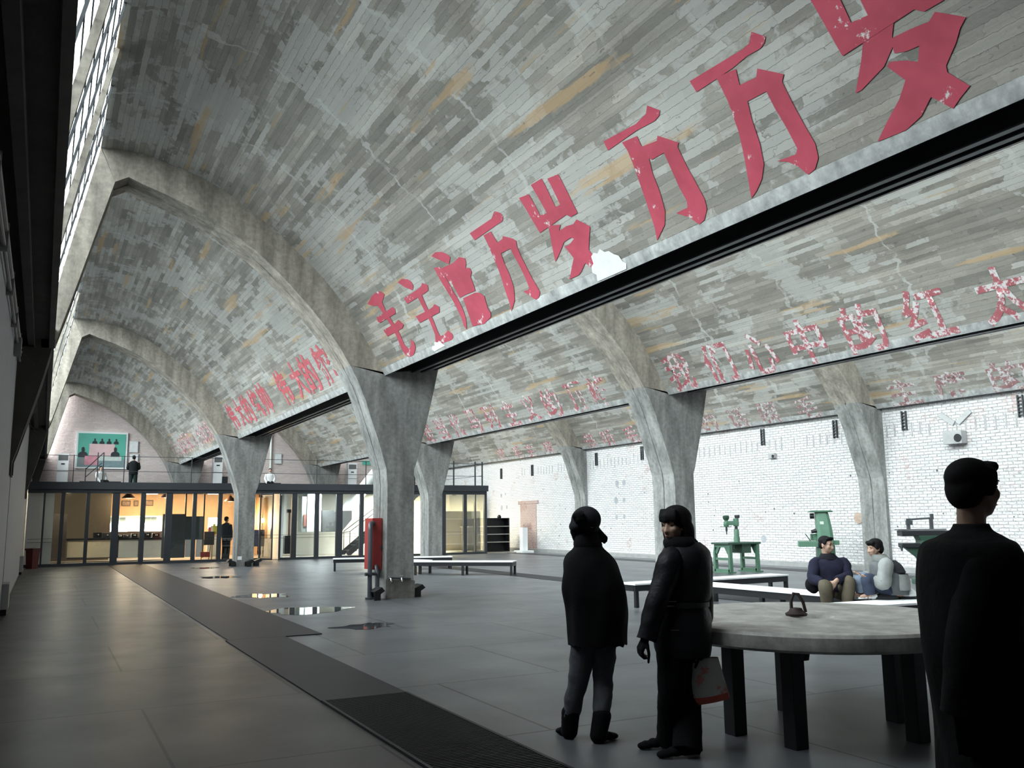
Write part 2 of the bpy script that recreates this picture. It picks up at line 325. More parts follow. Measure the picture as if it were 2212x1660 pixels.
STROKES = {"mao":[[[15.71,1.37],[15.33,1.45],[15.02,1.46],[14.86,1.42],[14.81,1.34],[15.0,1.28],[15.1,1.25],[15.3,1.24],[15.53,1.28]],[[15.35,1.26],[15.07,1.27],[15.12,1.09],[15.09,0.82],[15.08,0.64],[15.13,0.38],[15.05,0.27],[14.88,0.31],[14.78,0.42],[14.7,0.34],[14.75,0.24],[14.96,0.14],[15.18,0.13],[15.3,0.18],[15.35,0.33],[15.3,0.5],[15.25,0.7],[15.27,0.96],[15.31,1.18]],[[15.65,1.07],[15.11,1.07],[14.77,1.08],[14.72,1.02],[14.8,0.95],[15.65,0.95],[15.7,1.0]],[[15.67,0.8],[15.04,0.8],[14.83,0.83],[14.78,0.76],[14.73,0.71],[14.86,0.66],[15.09,0.66],[15.65,0.66]]],"zhu":[[[14.07,1.39],[13.85,1.4],[13.67,1.34],[13.59,1.27],[13.6,1.19],[13.71,1.14],[13.91,1.25]],[[14.17,1.1],[13.55,1.11],[13.34,1.12],[13.25,1.16],[13.11,1.08],[13.19,1.0],[13.38,0.99],[14.15,0.99]],[[13.65,1.08],[13.46,1.05],[13.54,0.78],[13.56,0.56],[13.62,0.35],[13.62,0.24],[13.45,0.23],[13.26,0.27],[13.17,0.19],[13.19,0.13],[13.29,0.1],[13.58,0.11],[13.88,0.1],[13.87,0.2],[13.77,0.3],[13.71,0.54],[13.69,0.76]],[[14.11,0.73],[13.61,0.72],[13.34,0.73],[13.24,0.76],[13.13,0.68],[13.22,0.6],[14.09,0.6]]],"xi":[[[12.49,1.43],[12.32,1.45],[12.14,1.4],[12.03,1.33],[11.98,1.26],[12.12,1.18],[12.21,1.23]],[[12.63,1.26],[12.42,1.22],[12.45,1.13],[12.42,0.89],[12.44,0.79],[12.42,0.65],[12.44,0.46],[12.49,0.32],[12.64,0.15],[12.67,0.23],[12.62,0.34],[12.61,0.5],[12.6,0.7],[12.62,0.87],[12.63,1.05]],[[12.51,1.2],[11.99,1.16],[11.74,1.19],[11.6,1.13],[11.62,1.07],[11.72,1.0],[11.61,0.97],[11.62,0.9],[11.72,0.85],[11.75,0.74],[11.8,0.63],[12.12,0.65],[12.35,0.65],[12.34,0.87],[12.41,0.97],[12.43,1.07]],[[12.26,0.62],[11.84,0.61],[11.72,0.58],[11.63,0.5],[11.67,0.42],[11.71,0.31],[11.69,0.23],[11.75,0.17],[11.89,0.15],[12.02,0.12],[12.19,0.14],[12.41,0.16],[12.33,0.41]]],"wan1":[[[11.12,1.39],[10.42,1.39],[10.26,1.45],[10.16,1.39],[10.14,1.33],[10.21,1.28],[10.43,1.28],[11.1,1.27]],[[10.82,1.26],[10.6,1.25],[10.59,1.15],[10.58,1.07],[10.42,1.08],[10.38,1.11],[10.19,1.01],[10.14,0.96],[10.19,0.89],[10.22,0.75],[10.23,0.57],[10.23,0.42],[10.21,0.26],[10.21,0.2],[10.3,0.14],[10.39,0.13],[10.47,0.2],[10.58,0.31],[10.46,0.3],[10.41,0.31],[10.38,0.46],[10.37,0.64],[10.37,0.84],[10.36,0.91],[10.64,0.92],[10.68,0.79],[10.71,0.6],[10.77,0.41],[10.9,0.25],[11.12,0.12],[11.06,0.27],[11.02,0.42],[10.92,0.7],[10.87,0.9],[10.83,1.12]]],"sui1":[[[9.6,1.41],[9.37,1.38],[9.37,1.08],[9.22,1.06],[9.23,1.46],[8.97,1.45],[9.0,1.07],[8.89,1.06],[8.87,1.41],[8.64,1.38],[8.66,0.87],[8.82,0.87],[8.88,0.92],[9.56,0.89]],[[9.32,0.92],[9.08,0.85],[9.15,0.81],[9.21,0.63],[9.42,0.53],[9.56,0.47],[9.46,0.67],[9.38,0.81]],[[9.17,0.79],[8.99,0.8],[8.84,0.78],[8.74,0.81],[8.57,0.66],[8.68,0.55],[8.8,0.42],[8.79,0.37],[8.68,0.24],[8.85,0.14],[8.99,0.29],[9.16,0.21],[9.23,0.19],[9.45,0.19],[9.28,0.32],[9.16,0.41],[9.22,0.59],[9.12,0.58],[8.97,0.62],[9.01,0.65],[9.24,0.64]]],"wan2":[[[7.65,1.4],[7.08,1.36],[6.88,1.39],[6.81,1.45],[6.69,1.34],[6.73,1.3],[6.82,1.28],[7.13,1.3],[7.66,1.29]],[[7.4,1.28],[7.15,1.25],[7.16,1.13],[6.92,1.1],[6.88,1.14],[6.66,0.97],[6.7,0.94],[6.71,0.73],[6.7,0.53],[6.69,0.35],[6.72,0.25],[6.82,0.16],[6.91,0.14],[7.0,0.25],[7.15,0.35],[6.96,0.35],[6.93,0.41],[6.94,0.59],[6.91,0.96],[7.11,0.96],[7.14,0.99],[7.2,0.83],[7.23,0.63],[7.29,0.42],[7.39,0.29],[7.61,0.17],[7.55,0.32],[7.51,0.52],[7.45,0.79],[7.4,1.01],[7.38,1.17]]],"wan3":[[[6.17,1.41],[5.47,1.38],[5.38,1.39],[5.3,1.46],[5.2,1.36],[5.24,1.32],[5.3,1.3],[5.46,1.31],[5.67,1.29],[6.16,1.29]],[[5.87,1.3],[5.63,1.27],[5.67,1.13],[5.47,1.11],[5.42,1.17],[5.2,1.01],[5.25,0.96],[5.25,0.73],[5.24,0.56],[5.22,0.36],[5.25,0.24],[5.33,0.16],[5.42,0.14],[5.48,0.24],[5.56,0.32],[5.67,0.37],[5.45,0.35],[5.41,0.39],[5.42,0.6],[5.44,0.8],[5.44,0.96],[5.67,0.97],[5.72,0.81],[5.76,0.58],[5.82,0.4],[5.92,0.28],[6.04,0.2],[6.13,0.16],[6.08,0.3],[6.0,0.52],[5.92,0.77],[5.87,1.06]]],"sui2":[[[4.32,1.06],[4.25,1.0],[4.12,0.93],[4.19,0.83],[4.22,0.76],[4.35,0.66],[4.61,0.58],[4.67,0.58],[4.5,0.79],[4.39,0.95]],[[4.21,0.82],[4.04,0.81],[3.89,0.79],[3.82,0.83],[3.64,0.69],[3.71,0.64],[3.78,0.56],[3.91,0.45],[4.09,0.57],[4.03,0.67],[4.14,0.68],[4.23,0.71]],[[4.33,0.65],[4.29,0.67],[4.17,0.62],[4.09,0.57],[3.91,0.45],[3.92,0.4],[3.81,0.24],[3.91,0.19],[3.99,0.14],[4.11,0.29],[4.24,0.19],[4.4,0.14],[4.67,0.15],[4.54,0.25],[4.35,0.38],[4.24,0.49]],[[4.67,1.41],[4.44,1.38],[4.44,1.08],[4.29,1.06],[4.3,1.46],[4.04,1.45],[4.07,1.07],[3.96,1.06],[3.94,1.41],[3.71,1.38],[3.73,0.87],[3.89,0.87],[3.95,0.92],[4.63,0.89]]]}
# ------------------------------------------------------------------ the vault's cross-section (x, z) from the bottom edge up to the ridge
PROF = [(v.x, v.y) for v in cr([Vector((x, z, 0)) for x, z in ((5.9, 4.37), (5.8, 4.56), (5.6, 4.90), (5.39, 5.23), (5.16, 5.59), (4.86, 5.95), (4.52, 6.31), (4.07, 6.71), (3.55, 7.13), (3.1, 7.43), (2.7, 7.68), (2.24, 7.89), (1.5, 8.10), (1.06, 8.17), (.53, 8.15))], 5)]
ARC = [0]
for a, b in zip(PROF, PROF[1:]): ARC.append(ARC[-1]+math.hypot(b[0]-a[0], b[1]-a[1]))
def on_shell(b, Y, s, off=0):
    s = max(0, min(s, ARC[-1]-1e-4)); i = 0
    while ARC[i+1] < s: i += 1
    (x0, z0), (x1, z1) = PROF[i], PROF[i+1]; t = (s-ARC[i])/(ARC[i+1]-ARC[i]); L = math.hypot(x1-x0, z1-z0)
    nx, nz = -(z1-z0)/L, (x1-x0)/L           # towards the hall
    return Vector((x0+(x1-x0)*t+nx*off+b*BW, Y, z0+(z1-z0)*t+nz*off))
SHELLS = []
BAYW = ['left', 'middle', 'right']
for b in range(3):
    me = bpy.data.meshes.new('ceiling'); bm = bmesh.new(); uvl = bm.loops.layers.uv.new('UVMap')
    ys = [YF]+[YF+(YB-YF)*k/40 for k in range(1, 40)]+[YB]
    grid = [[bm.verts.new(on_shell(b, y, s)) for s in ARC] for y in ys]
    for j in range(len(ys)-1):
        for i in range(len(ARC)-1):
            f = bm.faces.new((grid[j][i], grid[j][i+1], grid[j+1][i+1], grid[j+1][i])); f.smooth = True
            for lp, (jj, ii) in zip(f.loops, ((j, i), (j, i+1), (j+1, i+1), (j+1, i))): lp[uvl].uv = (ys[jj]+b*17.3, ARC[ii]+b*3.1)
    bmesh.ops.recalc_face_normals(bm, faces=bm.faces)
    if sum((f.normal.z for f in bm.faces)) > 0: bmesh.ops.reverse_faces(bm, faces=bm.faces)
    bm.to_mesh(me); bm.free(); me.materials.append(SHELL)
    o = bpy.data.objects.new('ceiling', me); COL.objects.link(o); settle(o)
    sd = o.modifiers.new('thickness', 'SOLIDIFY'); sd.thickness = .12; sd.offset = -1
    tag(o, ['board-marked concrete vault nearest the left wall, with large bright red characters', 'board-marked concrete vault over the middle bay, with flaking red characters', 'board-marked concrete vault against the white brick wall, with faded characters'][b], 'ceiling', 'concrete half vaults', 'structure')
    SHELLS.append(o)
# ------------------------------------------------------------------ painted characters on the vaults
def paint(b, polys, mat, name='painted_character', label=None, off=.006):
    bm = bmesh.new()
    for k, P in enumerate(polys):
        vs = [bm.verts.new((y, s, k*.0006)) for y, s in P]
        for tri in tessellate_polygon([[v.co for v in vs]]): bm.faces.new([vs[i] for i in tri])
    for s in [.12*i for i in range(1, 14)]:
        bmesh.ops.bisect_plane(bm, geom=bm.verts[:]+bm.edges[:]+bm.faces[:], plane_co=(0, s, 0), plane_no=(0, 1, 0))
    for v in bm.verts: v.co = on_shell(b, v.co.x, v.co.y, off+v.co.z)
    return finish_paint(bm, b, mat, name, label)
def finish_paint(bm, b, mat, name, label):
    bmesh.ops.recalc_face_normals(bm, faces=bm.faces)
    for f in bm.faces:
        if f.normal.x > 0: f.normal_flip()
    me = bpy.data.meshes.new(name); bm.to_mesh(me); bm.free(); me.materials.append(mat)
    o = bpy.data.objects.new(name, me); COL.objects.link(o); settle(o); attach(o, SHELLS[b])
    if label: o['label'] = label
    return o
for k, lab in (('mao', 'red painted character nearest the arch'), ('zhu', None), ('xi', None), ('wan1', None), ('sui1', None), ('wan2', None), ('wan3', None), ('sui2', None)):
    paint(0, STROKES[k], RED, label='large bright red painted character')
FONT = None
def glyph(b, ch, Y, s0, w, h, mat, bold=.012):
    c = bpy.data.curves.new('glyph', 'FONT'); c.body = ch; c.size = 1; c.resolution_u = 3; c.offset = bold
    o = bpy.data.objects.new('glyph', c); me = evaluated(o)
    bpy.data.objects.remove(o); bpy.data.curves.remove(c)
    if not len(me.polygons): print('EMPTY GLYPH', ch); return
    xs = [v.co.x for v in me.vertices]; zs = [v.co.y for v in me.vertices]
    x0, x1, y0, y1 = min(xs), max(xs), min(zs), max(zs)
    ww = w if (x1-x0) > .45 else w*(x1-x0)/.85
    for v in me.vertices: v.co = ((v.co.x-(x0+x1)/2)/(x1-x0)*ww, s0+(v.co.y-y0)/(y1-y0)*h, 0)
    bm = bmesh.new(); bm.from_mesh(me); bpy.data.meshes.remove(me)
    bmesh.ops.triangulate(bm, faces=bm.faces)
    for s in [.15*i for i in range(1, 11)]:
        bmesh.ops.bisect_plane(bm, geom=bm.verts[:]+bm.edges[:]+bm.faces[:], plane_co=(0, s, 0), plane_no=(0, 1, 0))
    for v in bm.verts: v.co = on_shell(b, Y-v.co.x, v.co.y, .006)
    return finish_paint(bm, b, mat, 'painted_character', None)
def line(b, text, Ys, s0, w, h, mat, bold=.012):
    for ch, y in zip(text, Ys): glyph(b, ch, y, s0, w, h, mat, bold)
line(0, '伟大的统帅', (30.9, 29.6, 28.45, 27.15, 25.95), .28, .98, .98, RED2, .03)
line(0, '伟大的舵手', (23.65, 22.15, 21.05, 19.75, 18.5), .28, 1.0, 1.0, RED2, .03)
line(0, '伟大的导师', (45.8, 44.6, 43.4, 42.2, 41.0), .3, .95, .9, RED3, .02)
line(0, '伟大的领袖', (39.3, 38.2, 37.1, 36.0, 34.9), .3, .9, .9, RED3, .02)
line(1, '是当代马列主义的顶峰', (31.15, 29.8, 28.5, 27.05, 25.75, 24.4, 23.1, 21.85, 20.45, 19.3), .03, .86, .9, RED3, .02)
line(1, '我们心中的红太阳', (16.0, 14.65, 13.4, 12.14, 10.8, 9.5, 8.15, 6.8), .02, .86, .94, RED3, .02)
line(2, '主席的指示', (15.7, 14.3, 12.8, 11.4, 10.0), .0, .95, .76, RED4, .02)
line(2, '的话照毛', (23.5, 22.05, 20.65, 19.05), .0, .85, .72, RED4, .015)
line(2, '书听毛主席', (31.0, 29.6, 28.0, 26.6, 25.1), .0, .85, .72, RED3, .015)
line(2, '读毛主席的', (39.0, 37.35, 36.1, 34.4, 33.1), .0, .85, .66, RED3, .015)
EDGE = concrete('smooth_edge_concrete', (.32, .325, .318))
for b in range(3):
    m = MB(); ss = [0, .05, .1, .15]; ys = [YF+(YB-YF)*k/60 for k in range(61)]
    V = [on_shell(b, y, s+(.02*noise.noise(Vector((y*1.7, b, 0))) if s > .12 else 0), .004 if 0 < s < .12 else .001) for y in ys for s in ss]
    m.add(V, [(j*4+i, j*4+i+1, (j+1)*4+i+1, (j+1)*4+i) for j in range(60) for i in range(3)])
    o = m.build('edge_band', EDGE, SHELLS[b]); o['label'] = 'smooth pale lower edge of the vault'
# whitewash patches rubbed over the lower edge of the near vault
WASH = M('whitewash_patch', (.55, .55, .54), .8, var=.1, scale=9)
for P in ([(8.92, .02), (8.88, .1), (8.94, .15), (8.90, .22), (8.84, .24), (8.82, .33), (8.74, .36), (8.68, .33), (8.6, .37), (8.54, .31), (8.46, .3), (8.40, .24), (8.33, .2), (8.31, .12), (8.26, .08), (8.3, .02)], [(14.1, .04), (14.15, .1), (14.08, .14), (13.98, .13), (13.93, .19), (13.8, .16), (13.74, .18), (13.66, .1), (13.6, .06)]):
    paint(0, [P], WASH, 'whitewash_patch', 'pale whitewash smear', .009)
# ------------------------------------------------------------------ floor, walls
o = MB().box((XL, YF, -.1), (2.155, 36.0, .002)).build('floor_left_darkened', FLOOR2); tag(o, 'brown-grey concrete floor along the left wall, shade put into its colour', 'floor', kind='structure')
fl = MB().box((XL-.3, YF-.3, -.2), (XR+.3, YB+.3, 0)).build('floor', FLOOR); tag(fl, 'glossy worn grey concrete floor of the hall', 'floor', kind='structure')
WHITE = M('off_white_plaster', (.37, .39, .405), .75, var=.05, scale=2); WHITE2 = M('white_board', (.72, .73, .72), .6, var=.03)
BLACK = M('black_steel', (.016, .017, .02), .45, .3, var=.1); DSTEEL = M('dark_grey_steel', (.045, .05, .056), .5, .2, var=.1)
DARKC = M('shade_dark_concrete', (.06, .056, .05), .9, var=.3, scale=3, bump=.4)  # dimness at the left piers and gutter is put into this colour
wl = MB().box((XL-.25, YF, 0), (XL, YB, 4.46)).build('wall_left', WHITE); tag(wl, 'plain off-white wall along the left side', 'wall', kind='structure')
jt = MB()
for y in (17.62,): jt.box((XL-.001, y-.012, .0), (XL+.006, y+.012, 4.3))
jt.build('panel_joint', DSTEEL, wl)
wr = MB().box((XR, YF, 0), (XR+.3, YB, 5.2)).build('wall_right', BRICKW); tag(wr, 'white-painted brick wall along the right side', 'wall', kind='structure')
sl = MB()
for k in range(130):
    y = 4+k*.262
    if random.random() < .82: sl.box((XR-.004, y, 3.55+random.uniform(-.03, .03)), (XR+.001, y+random.uniform(.035, .06), 3.92+random.uniform(-.08, .03)))
o = sl.build('mortar_slot', M('dirty_slot_grey', (.36, .35, .35), .9, var=.2), wr); o['kind'] = 'stuff'
ho = MB()
for k in range(60):
    y, z = random.uniform(9, 39), random.uniform(.4, 3.4)
    ho.lathe((XR-.004, y, z), [(.0, 0), (random.uniform(.012, .034), 0), (.001, .005)], 7, 'x')
o = ho.build('nail_hole', M('nail_hole_dark', (.12, .11, .11), .9), wr); o['kind'] = 'stuff'
MB().box((XR-.02, 36.2, 0), (XR+.01, 37.75, 2.2)).build('bricked_up_doorway', BRICKR, wr, uv=True)['label'] = 'bricked-up doorway in bare pinkish brick'
MB().box((XR-.035, 36.0, 2.2), (XR+.01, 37.95, 2.36)).build('lintel', BRICKR, wr)
bb = MB().box((XR-.10, YF, 0), (XR, YB, .14)).build('baseboard_right', M('grey_cement_kerb', (.27, .27, .265), .8, var=.2, scale=4)); tag(bb, 'low grey cement kerb at the foot of the brick wall', 'baseboard', kind='structure')
wb = MB().box((XL-.25, YB, 0), (XR+.3, YB+.3, 9.2)).build('wall_back', BRICKP); tag(wb, 'rough pinkish brick end wall behind the mezzanine', 'wall', kind='structure')
wf = MB().box((XL-.25, YF-.3, 0), (XR+.3, YF, 9.2)).build('wall_front', M('front_wall_grey', (.10, .10, .10), .9)); tag(wf, 'grey end wall behind the viewer', 'wall', kind='structure')
# ------------------------------------------------------------------ arched frames: column, rib and glazing strut
SOF = [(1.01, 7.68), (1.24, 7.59), (1.67, 7.45), (2.19, 7.25), (2.57, 7.07), (2.9, 6.87), (3.28, 6.62), (3.55, 6.40), (3.93, 6.05), (4.4, 5.58), (4.76, 5.15), (4.99, 4.83), (5.18, 4.53), (5.37, 4.18), (5.52, 3.82), (5.64, 3.46), (5.77, 3.1), (5.90, 2.69), (5.955, 2.51), (5.98, 2.2)]
CUT = 12                                            # soffit point where the rib leaves the column
def off_prof(o):
    r = []
    for i, (x, z) in enumerate(PROF):
        a, c = PROF[max(0, i-1)], PROF[min(len(PROF)-1, i+1)]; L = math.hypot(c[0]-a[0], c[1]-a[1]); r.append((x+(c[1]-a[1])/L*o, z-(c[0]-a[0])/L*o))
    return r
def leaves(m, poly, b, y, depth=.85):               # two leaves with a narrow joint between them
    q = [(x+b*BW, z) for x, z in poly]
    m.prism(q, y, y+.405); m.prism(q, y+.445, y+depth)
    cx = sum(p[0] for p in q)/len(q); cz = sum(p[1] for p in q)/len(q)
    m.prism([(x+(cx-x)*.0+(.02 if x < cx else -.02), z+(.015 if z < cz else -.015)) for x, z in q], y+.40, y+.45)
col_poly = [(5.98, 0), (6.54, 0), (6.54, 2.52), (6.6, 2.68), (6.66, 2.92), (6.78, 3.38), (6.92, 3.96), (7.055, 4.57), (6.6, 4.52), (5.93, 4.43)]+[(5.98-.0, 4.3)]*0+[SOF[i] for i in range(12, 20)]
rib_poly = [p for p in off_prof(.03)]
rib_poly = rib_poly+[(.79, 7.55)]+SOF[:13]
strut_poly = [(.53, 8.15), (.79, 7.55), (.2, 5.26), (.02, 4.60), (-.20, 4.60), (-.02, 5.49)]
LAB = {(0, 0): 'concrete arch column nearest the viewer, with the red hydrant cabinet on its left side', (0, 1): 'concrete arch column in front of the glass pavilion with floodlights at its foot', (0, 2): 'concrete arch against the far end wall beside the teal picture',
       (1, 0): 'concrete arch column standing behind the two women', (1, 1): 'concrete arch column behind the left benches at the pavilion staircase', (1, 2): 'farthest concrete arch of the middle bay, above the mezzanine',
       (2, 0): 'concrete arch pilaster on the brick wall behind the two seated men', (2, 1): 'concrete arch pilaster on the brick wall behind the woman in the beret', (2, 2): 'farthest concrete arch pilaster at the corner of the brick wall',
       (0, -1): 'concrete arch out of view over the foreground', (1, -1): 'concrete column beside the viewer', (2, -1): 'concrete pilaster near the viewer'}
for b in range(3):
    for r in range(-1, 3):
        y = Y1+DY*r
        if r == -1: continue
        t = thing('arched_column', LAB[(b, r)], 'column', (6.26+b*BW, y+.42, 0), 'concrete arch frames')
        m = MB(); leaves(m, col_poly, b, y); m.build('column_shaft', CONC, t)
        m = MB(); leaves(m, rib_poly, b, y); m.build('rib', CONCW, t)
        m = MB(); leaves(m, strut_poly, b, y); m.build('glazing_strut', CONCW, t)
for r in range(0, 3):
    y = Y1+DY*r; t = thing('flared_pier', ['flared concrete pier set in the left wall nearest the viewer', 'second flared concrete pier set in the left wall', 'flared concrete pier in the far left corner above the mezzanine'][r], 'column', (-.6, y+.42, 0), 'piers in the left wall')
    m = MB(); leaves(m, [(-.528, 2.3), (-.5, 2.3), (-.5, 2.52), (-.45, 2.68), (-.39, 2.92), (-.27, 3.38), (-.13, 3.96), (-.03, 4.45), (-.528, 4.45)], 0, y); m.build('pier_flare', DARKC, t)
# ------------------------------------------------------------------ gutter beams along the springing of each vault
GL = ['dark steel gutter beam along the top of the left wall', 'dark steel gutter beam under the big red characters', 'dark steel gutter beam under the flaking characters of the middle bay']
for b in (-1, 0, 1):
    X = b*BW; m = MB()
    q = [(5.905, 4.37), (5.935, 4.40), (5.94, 4.60), (6.45, 4.62), (6.46, 4.47), (6.55, 4.47), (6.555, 4.58), (6.66, 4.58), (6.665, 4.49), (6.76, 4.49), (6.765, 4.60), (6.97, 4.60), (6.98, 4.55), (7.06, 4.57), (7.06, 4.78), (5.93, 4.78), (5.86, 4.52)]
    m.prism([(x+X, z) for x, z in q], YF, YB)
    o = m.build('gutter_beam', BLACK if b >= 0 else DARKC); tag(o, GL[b+1], 'beam', 'gutter beams', 'structure')  # underside shade is put into the near-black beam colour
    if b >= 0:
        for k, (x, z) in enumerate(((6.505, 4.455), (6.71, 4.475))):
            MB().box((x+X-.035, YF, z), (x+X+.035, YB, z+.014)).build('flange', M('highlight_steel_flange', (.16, .165, .17), .4, .5), o)  # paler strips: highlights along the flanges put into the colour
# ------------------------------------------------------------------ sloping roof glazing
PIN = Vector((2.65, 0, -.55)).normalized()
def gl(b, t, Y, off=0):                              # t from the gutter (0) to the ridge (1)
    return Vector((-.20+.73*t+b*BW, Y, 4.75+3.40*t))-PIN*(.03+off)
bounds = [YF, Y1, Y1+.85, Y1+DY, Y1+DY+.85, Y1+2*DY, Y1+2*DY+.85, YB]
win = 0
for b in range(3):
    for a, c in ((3.9, Y1), (Y1+.85, Y1+DY), (Y1+DY+.85, Y1+2*DY)):
        win += 1; m = MB()
        for t in [i/10 for i in range(11)]: m.beam(gl(b, t, a), gl(b, t, c), .016, .02)
        o = m.build('window_%d' % win, DSTEEL)
        tag(o, 'sloping band of roof glazing over the %s bay, %s' % (BAYW[b], {3.9: 'nearest the viewer', Y1+.85: 'between the first and second arches', Y1+DY+.85: 'beyond the second arch'}[a]), 'window', 'north-light roof glazing', 'structure')
        p0, p1, p2, p3 = gl(b, 0, a, .02), gl(b, 0, c, .02), gl(b, 1, c, .02), gl(b, 1, a, .02)
        MB().add([p0, p1, p2, p3], [(0, 1, 2, 3)]).build('glass_pane', ROOFGLASS, o)
        if b == 0:
            ys = [c-3.77*i for i in (1, 2, 3)]
            for yy in ys:
                m = MB(); w = .06
                m.prism([(.51, 8.14), (.57, 8.12), (-.04, 5.0), (-.12, 4.7), (-.19, 4.78)], yy-w, yy+w); m.build('intermediate_strut', CONCW, o)
            m = MB()
            for yy in ys:
                for dy in (1.2, 2.5): m.beam(gl(b, 0, yy+dy, -.05), gl(b, 1, yy+dy, -.05), .03, .03)
            m.build('glazing_bar', DSTEEL, o)
for b in range(3):  # added panels shut off the near glazing to darken the foreground
    p0, p1, p2, p3 = gl(b, 0, YF, .02), gl(b, 0, 3.9, .02), gl(b, 1, 3.9, .02), gl(b, 1, YF, .02); n_ = PIN*-.06
    m = MB().add([p0, p1, p2, p3, p0+n_, p1+n_, p2+n_, p3+n_], [(0, 1, 2, 3), (7, 6, 5, 4), (0, 4, 5, 1), (1, 5, 6, 2), (2, 6, 7, 3), (3, 7, 4, 0)])
    tag(m.build('trim_%d' % (b+2), DARKC), 'added unseen panel blocking light at the near roof glazing of the %s bay' % BAYW[b], 'light blocker', kind='structure')
ROOF = M('pale_roof_reflector', (.72, .72, .70), .9, var=.05)  # pale skin added above the vaults to bounce sky light inwards
for b in range(2):
    V = [on_shell(b, y, s, -.16) for y in (YF, YB) for s in ARC]; n = len(ARC)
    me = MB().add(V, [(i, i+1, n+i+1, n+i) for i in range(n-1)])
    tag(me.build('roof', ROOF), 'added unseen roof skin bouncing light over the %s bay' % BAYW[b], 'roof', 'added roof reflectors', 'structure')
# conduits and boxes on the left wall
t = thing('wall_conduit', 'pair of grey conduits running along the top of the left wall', 'pipe', (XL+.05, 16, 4.2))
MB().tube([(XL+.045, YF+.1, 4.33), (XL+.045, 16.6, 4.33)], .028, 8).build('conduit', M('grey_conduit', (.22, .22, .22), .5), t)
MB().tube([(XL+.04, YF+.1, 4.18), (XL+.04, 16.6, 4.18)], .02, 8).build('conduit', MATS['grey_conduit'], t)
for k in range(8): MB().box((XL, 2+k*1.9, 4.12), (XL+.075, 2.05+k*1.9, 4.40)).build('clip', MATS['grey_conduit'], t)
for i, (y, z) in enumerate(((15.0, 4.0), (19.5, 3.85), (24, 3.8))):
    t = thing('wall_lamp_bracket', ['small grey bracket box high on the left wall before the first pier', 'small grey bracket box high on the left wall past the first pier', 'small grey bracket box high on the left wall farthest along'][i], 'bracket', (XL+.06, y, z), 'wall bracket boxes')
    MB().box((XL, y-.12, z), (XL+.10, y+.12, z+.26)).build('box', MATS['grey_conduit'], t, bevel=.01); MB().beam((XL+.1, y, z+.1), (XL+.28, y, z-.12), .02, .02).build('arm', DSTEEL, t)
o = MB().box((XL, 17.35, .1), (XL+.11, 18.0, .52)).build('wall_socket_cabinet', M('grey_cabinet', (.30, .31, .31), .6), bevel=.012); tag(o, 'small grey metal cabinet low on the left wall', 'cabinet')
MB().box((XL, 17.4, 0), (XL+.09, 17.95, .1)).build('plinth', BLACK, o)
o = MB().box((XL, 31.0, .08), (XL+.10, 31.5, .55)).build('wall_heater', MATS['grey_cabinet'], bevel=.012); tag(o, 'grey box at the foot of the left wall just before the red bin', 'cabinet')
MB().box((XL, 31.05, 0), (XL+.07, 31.45, .08)).build('plinth', BLACK, o)
# ------------------------------------------------------------------ trench covers and puddles
GRATE = M('dark_trench_cover', (.017, .018, .022), .5, .0, var=.25, scale=3, spec=.25)
m = MB(); m.box((2.16, -1, .0), (2.92, 7.6, .008))
k = 0
y = 3.6
while y < 7.58: m.box((2.19, y, .008), (2.89, y+.014, .018)); y += .034
for x in (2.16, 2.895): m.box((x, -1, .008), (x+.025, 7.6, .02))
tag(m.build('trench_grating', GRATE), 'dark ribbed trench grating in the floor nearest the viewer', 'grating')
o = MB().box((2.16, 7.62, 0), (2.92, 12.05, .014)).build('trench_cover', GRATE, bevel=.004); tag(o, 'dark narrow trench cover between the grating and the wide strip', 'trench cover', 'dark trench covers')
o = MB().box((2.2, 12.07, 0), (3.42, 35.9, .012)).build('trench_cover', GRATE, bevel=.004); tag(o, 'wide dark trench cover running up to the pavilion', 'trench cover', 'dark trench covers')
o = MB().box((11.2, 3, 0), (11.95, 35.9, .008)).build('trench_cover', GRATE, bevel=.003); tag(o, 'dark trench cover crossing the middle bay behind the benches', 'trench cover', 'dark trench covers')
o = MB().box((18.5, 3, 0), (19.25, 35.9, .008)).build('trench_cover', GRATE, bevel=.003); tag(o, 'dark trench cover along the brick wall in front of the green machines', 'trench cover', 'dark trench covers')
WATER = M('still_water', (.05, .052, .055), .02, var=0, spec=.8)
def puddle(x, y, ax, ay, lab, seed):
    rnd = random.Random(seed); n = 40; ph = [rnd.uniform(0, 6.28) for _ in range(4)]
    P = [(x+ax*math.cos(a)*(1+.22*math.sin(3*a+ph[0])+.12*math.sin(5*a+ph[1])), y+ay*math.sin(a)*(1+.25*math.sin(2*a+ph[2])+.15*math.sin(7*a+ph[3]))) for a in [2*math.pi*i/n for i in range(n)]]
    o = MB().prism(P, 0, .004, 'xy').build('puddle', WATER); tag(o, lab, 'puddle', 'puddles on the floor')
for i, (px, ax, ay, lab) in enumerate((((570, 1288), .5, .55, 'puddle mirroring the warm pavilion lights'), ((660, 1320), .75, .5, 'wide puddle mirroring the white gallery windows'), ((790, 1354), .42, .35, 'small puddle nearest the viewer, beside the dark strip'), ((470, 1248), .5, .6, 'thin puddle near the foot of the floodlit column'), ((440, 1228), .4, .5, 'farthest puddle by the pavilion glass'))):
    p = onz(*px); puddle(p.x, p.y, ax, ay, lab, i)
o = MB().box((20.0, YF, 4.41), (20.3, YB, 4.58)).build('trim_1', CONC); tag(o, 'concrete ledge on top of the brick wall under the vault', 'ledge', kind='structure')
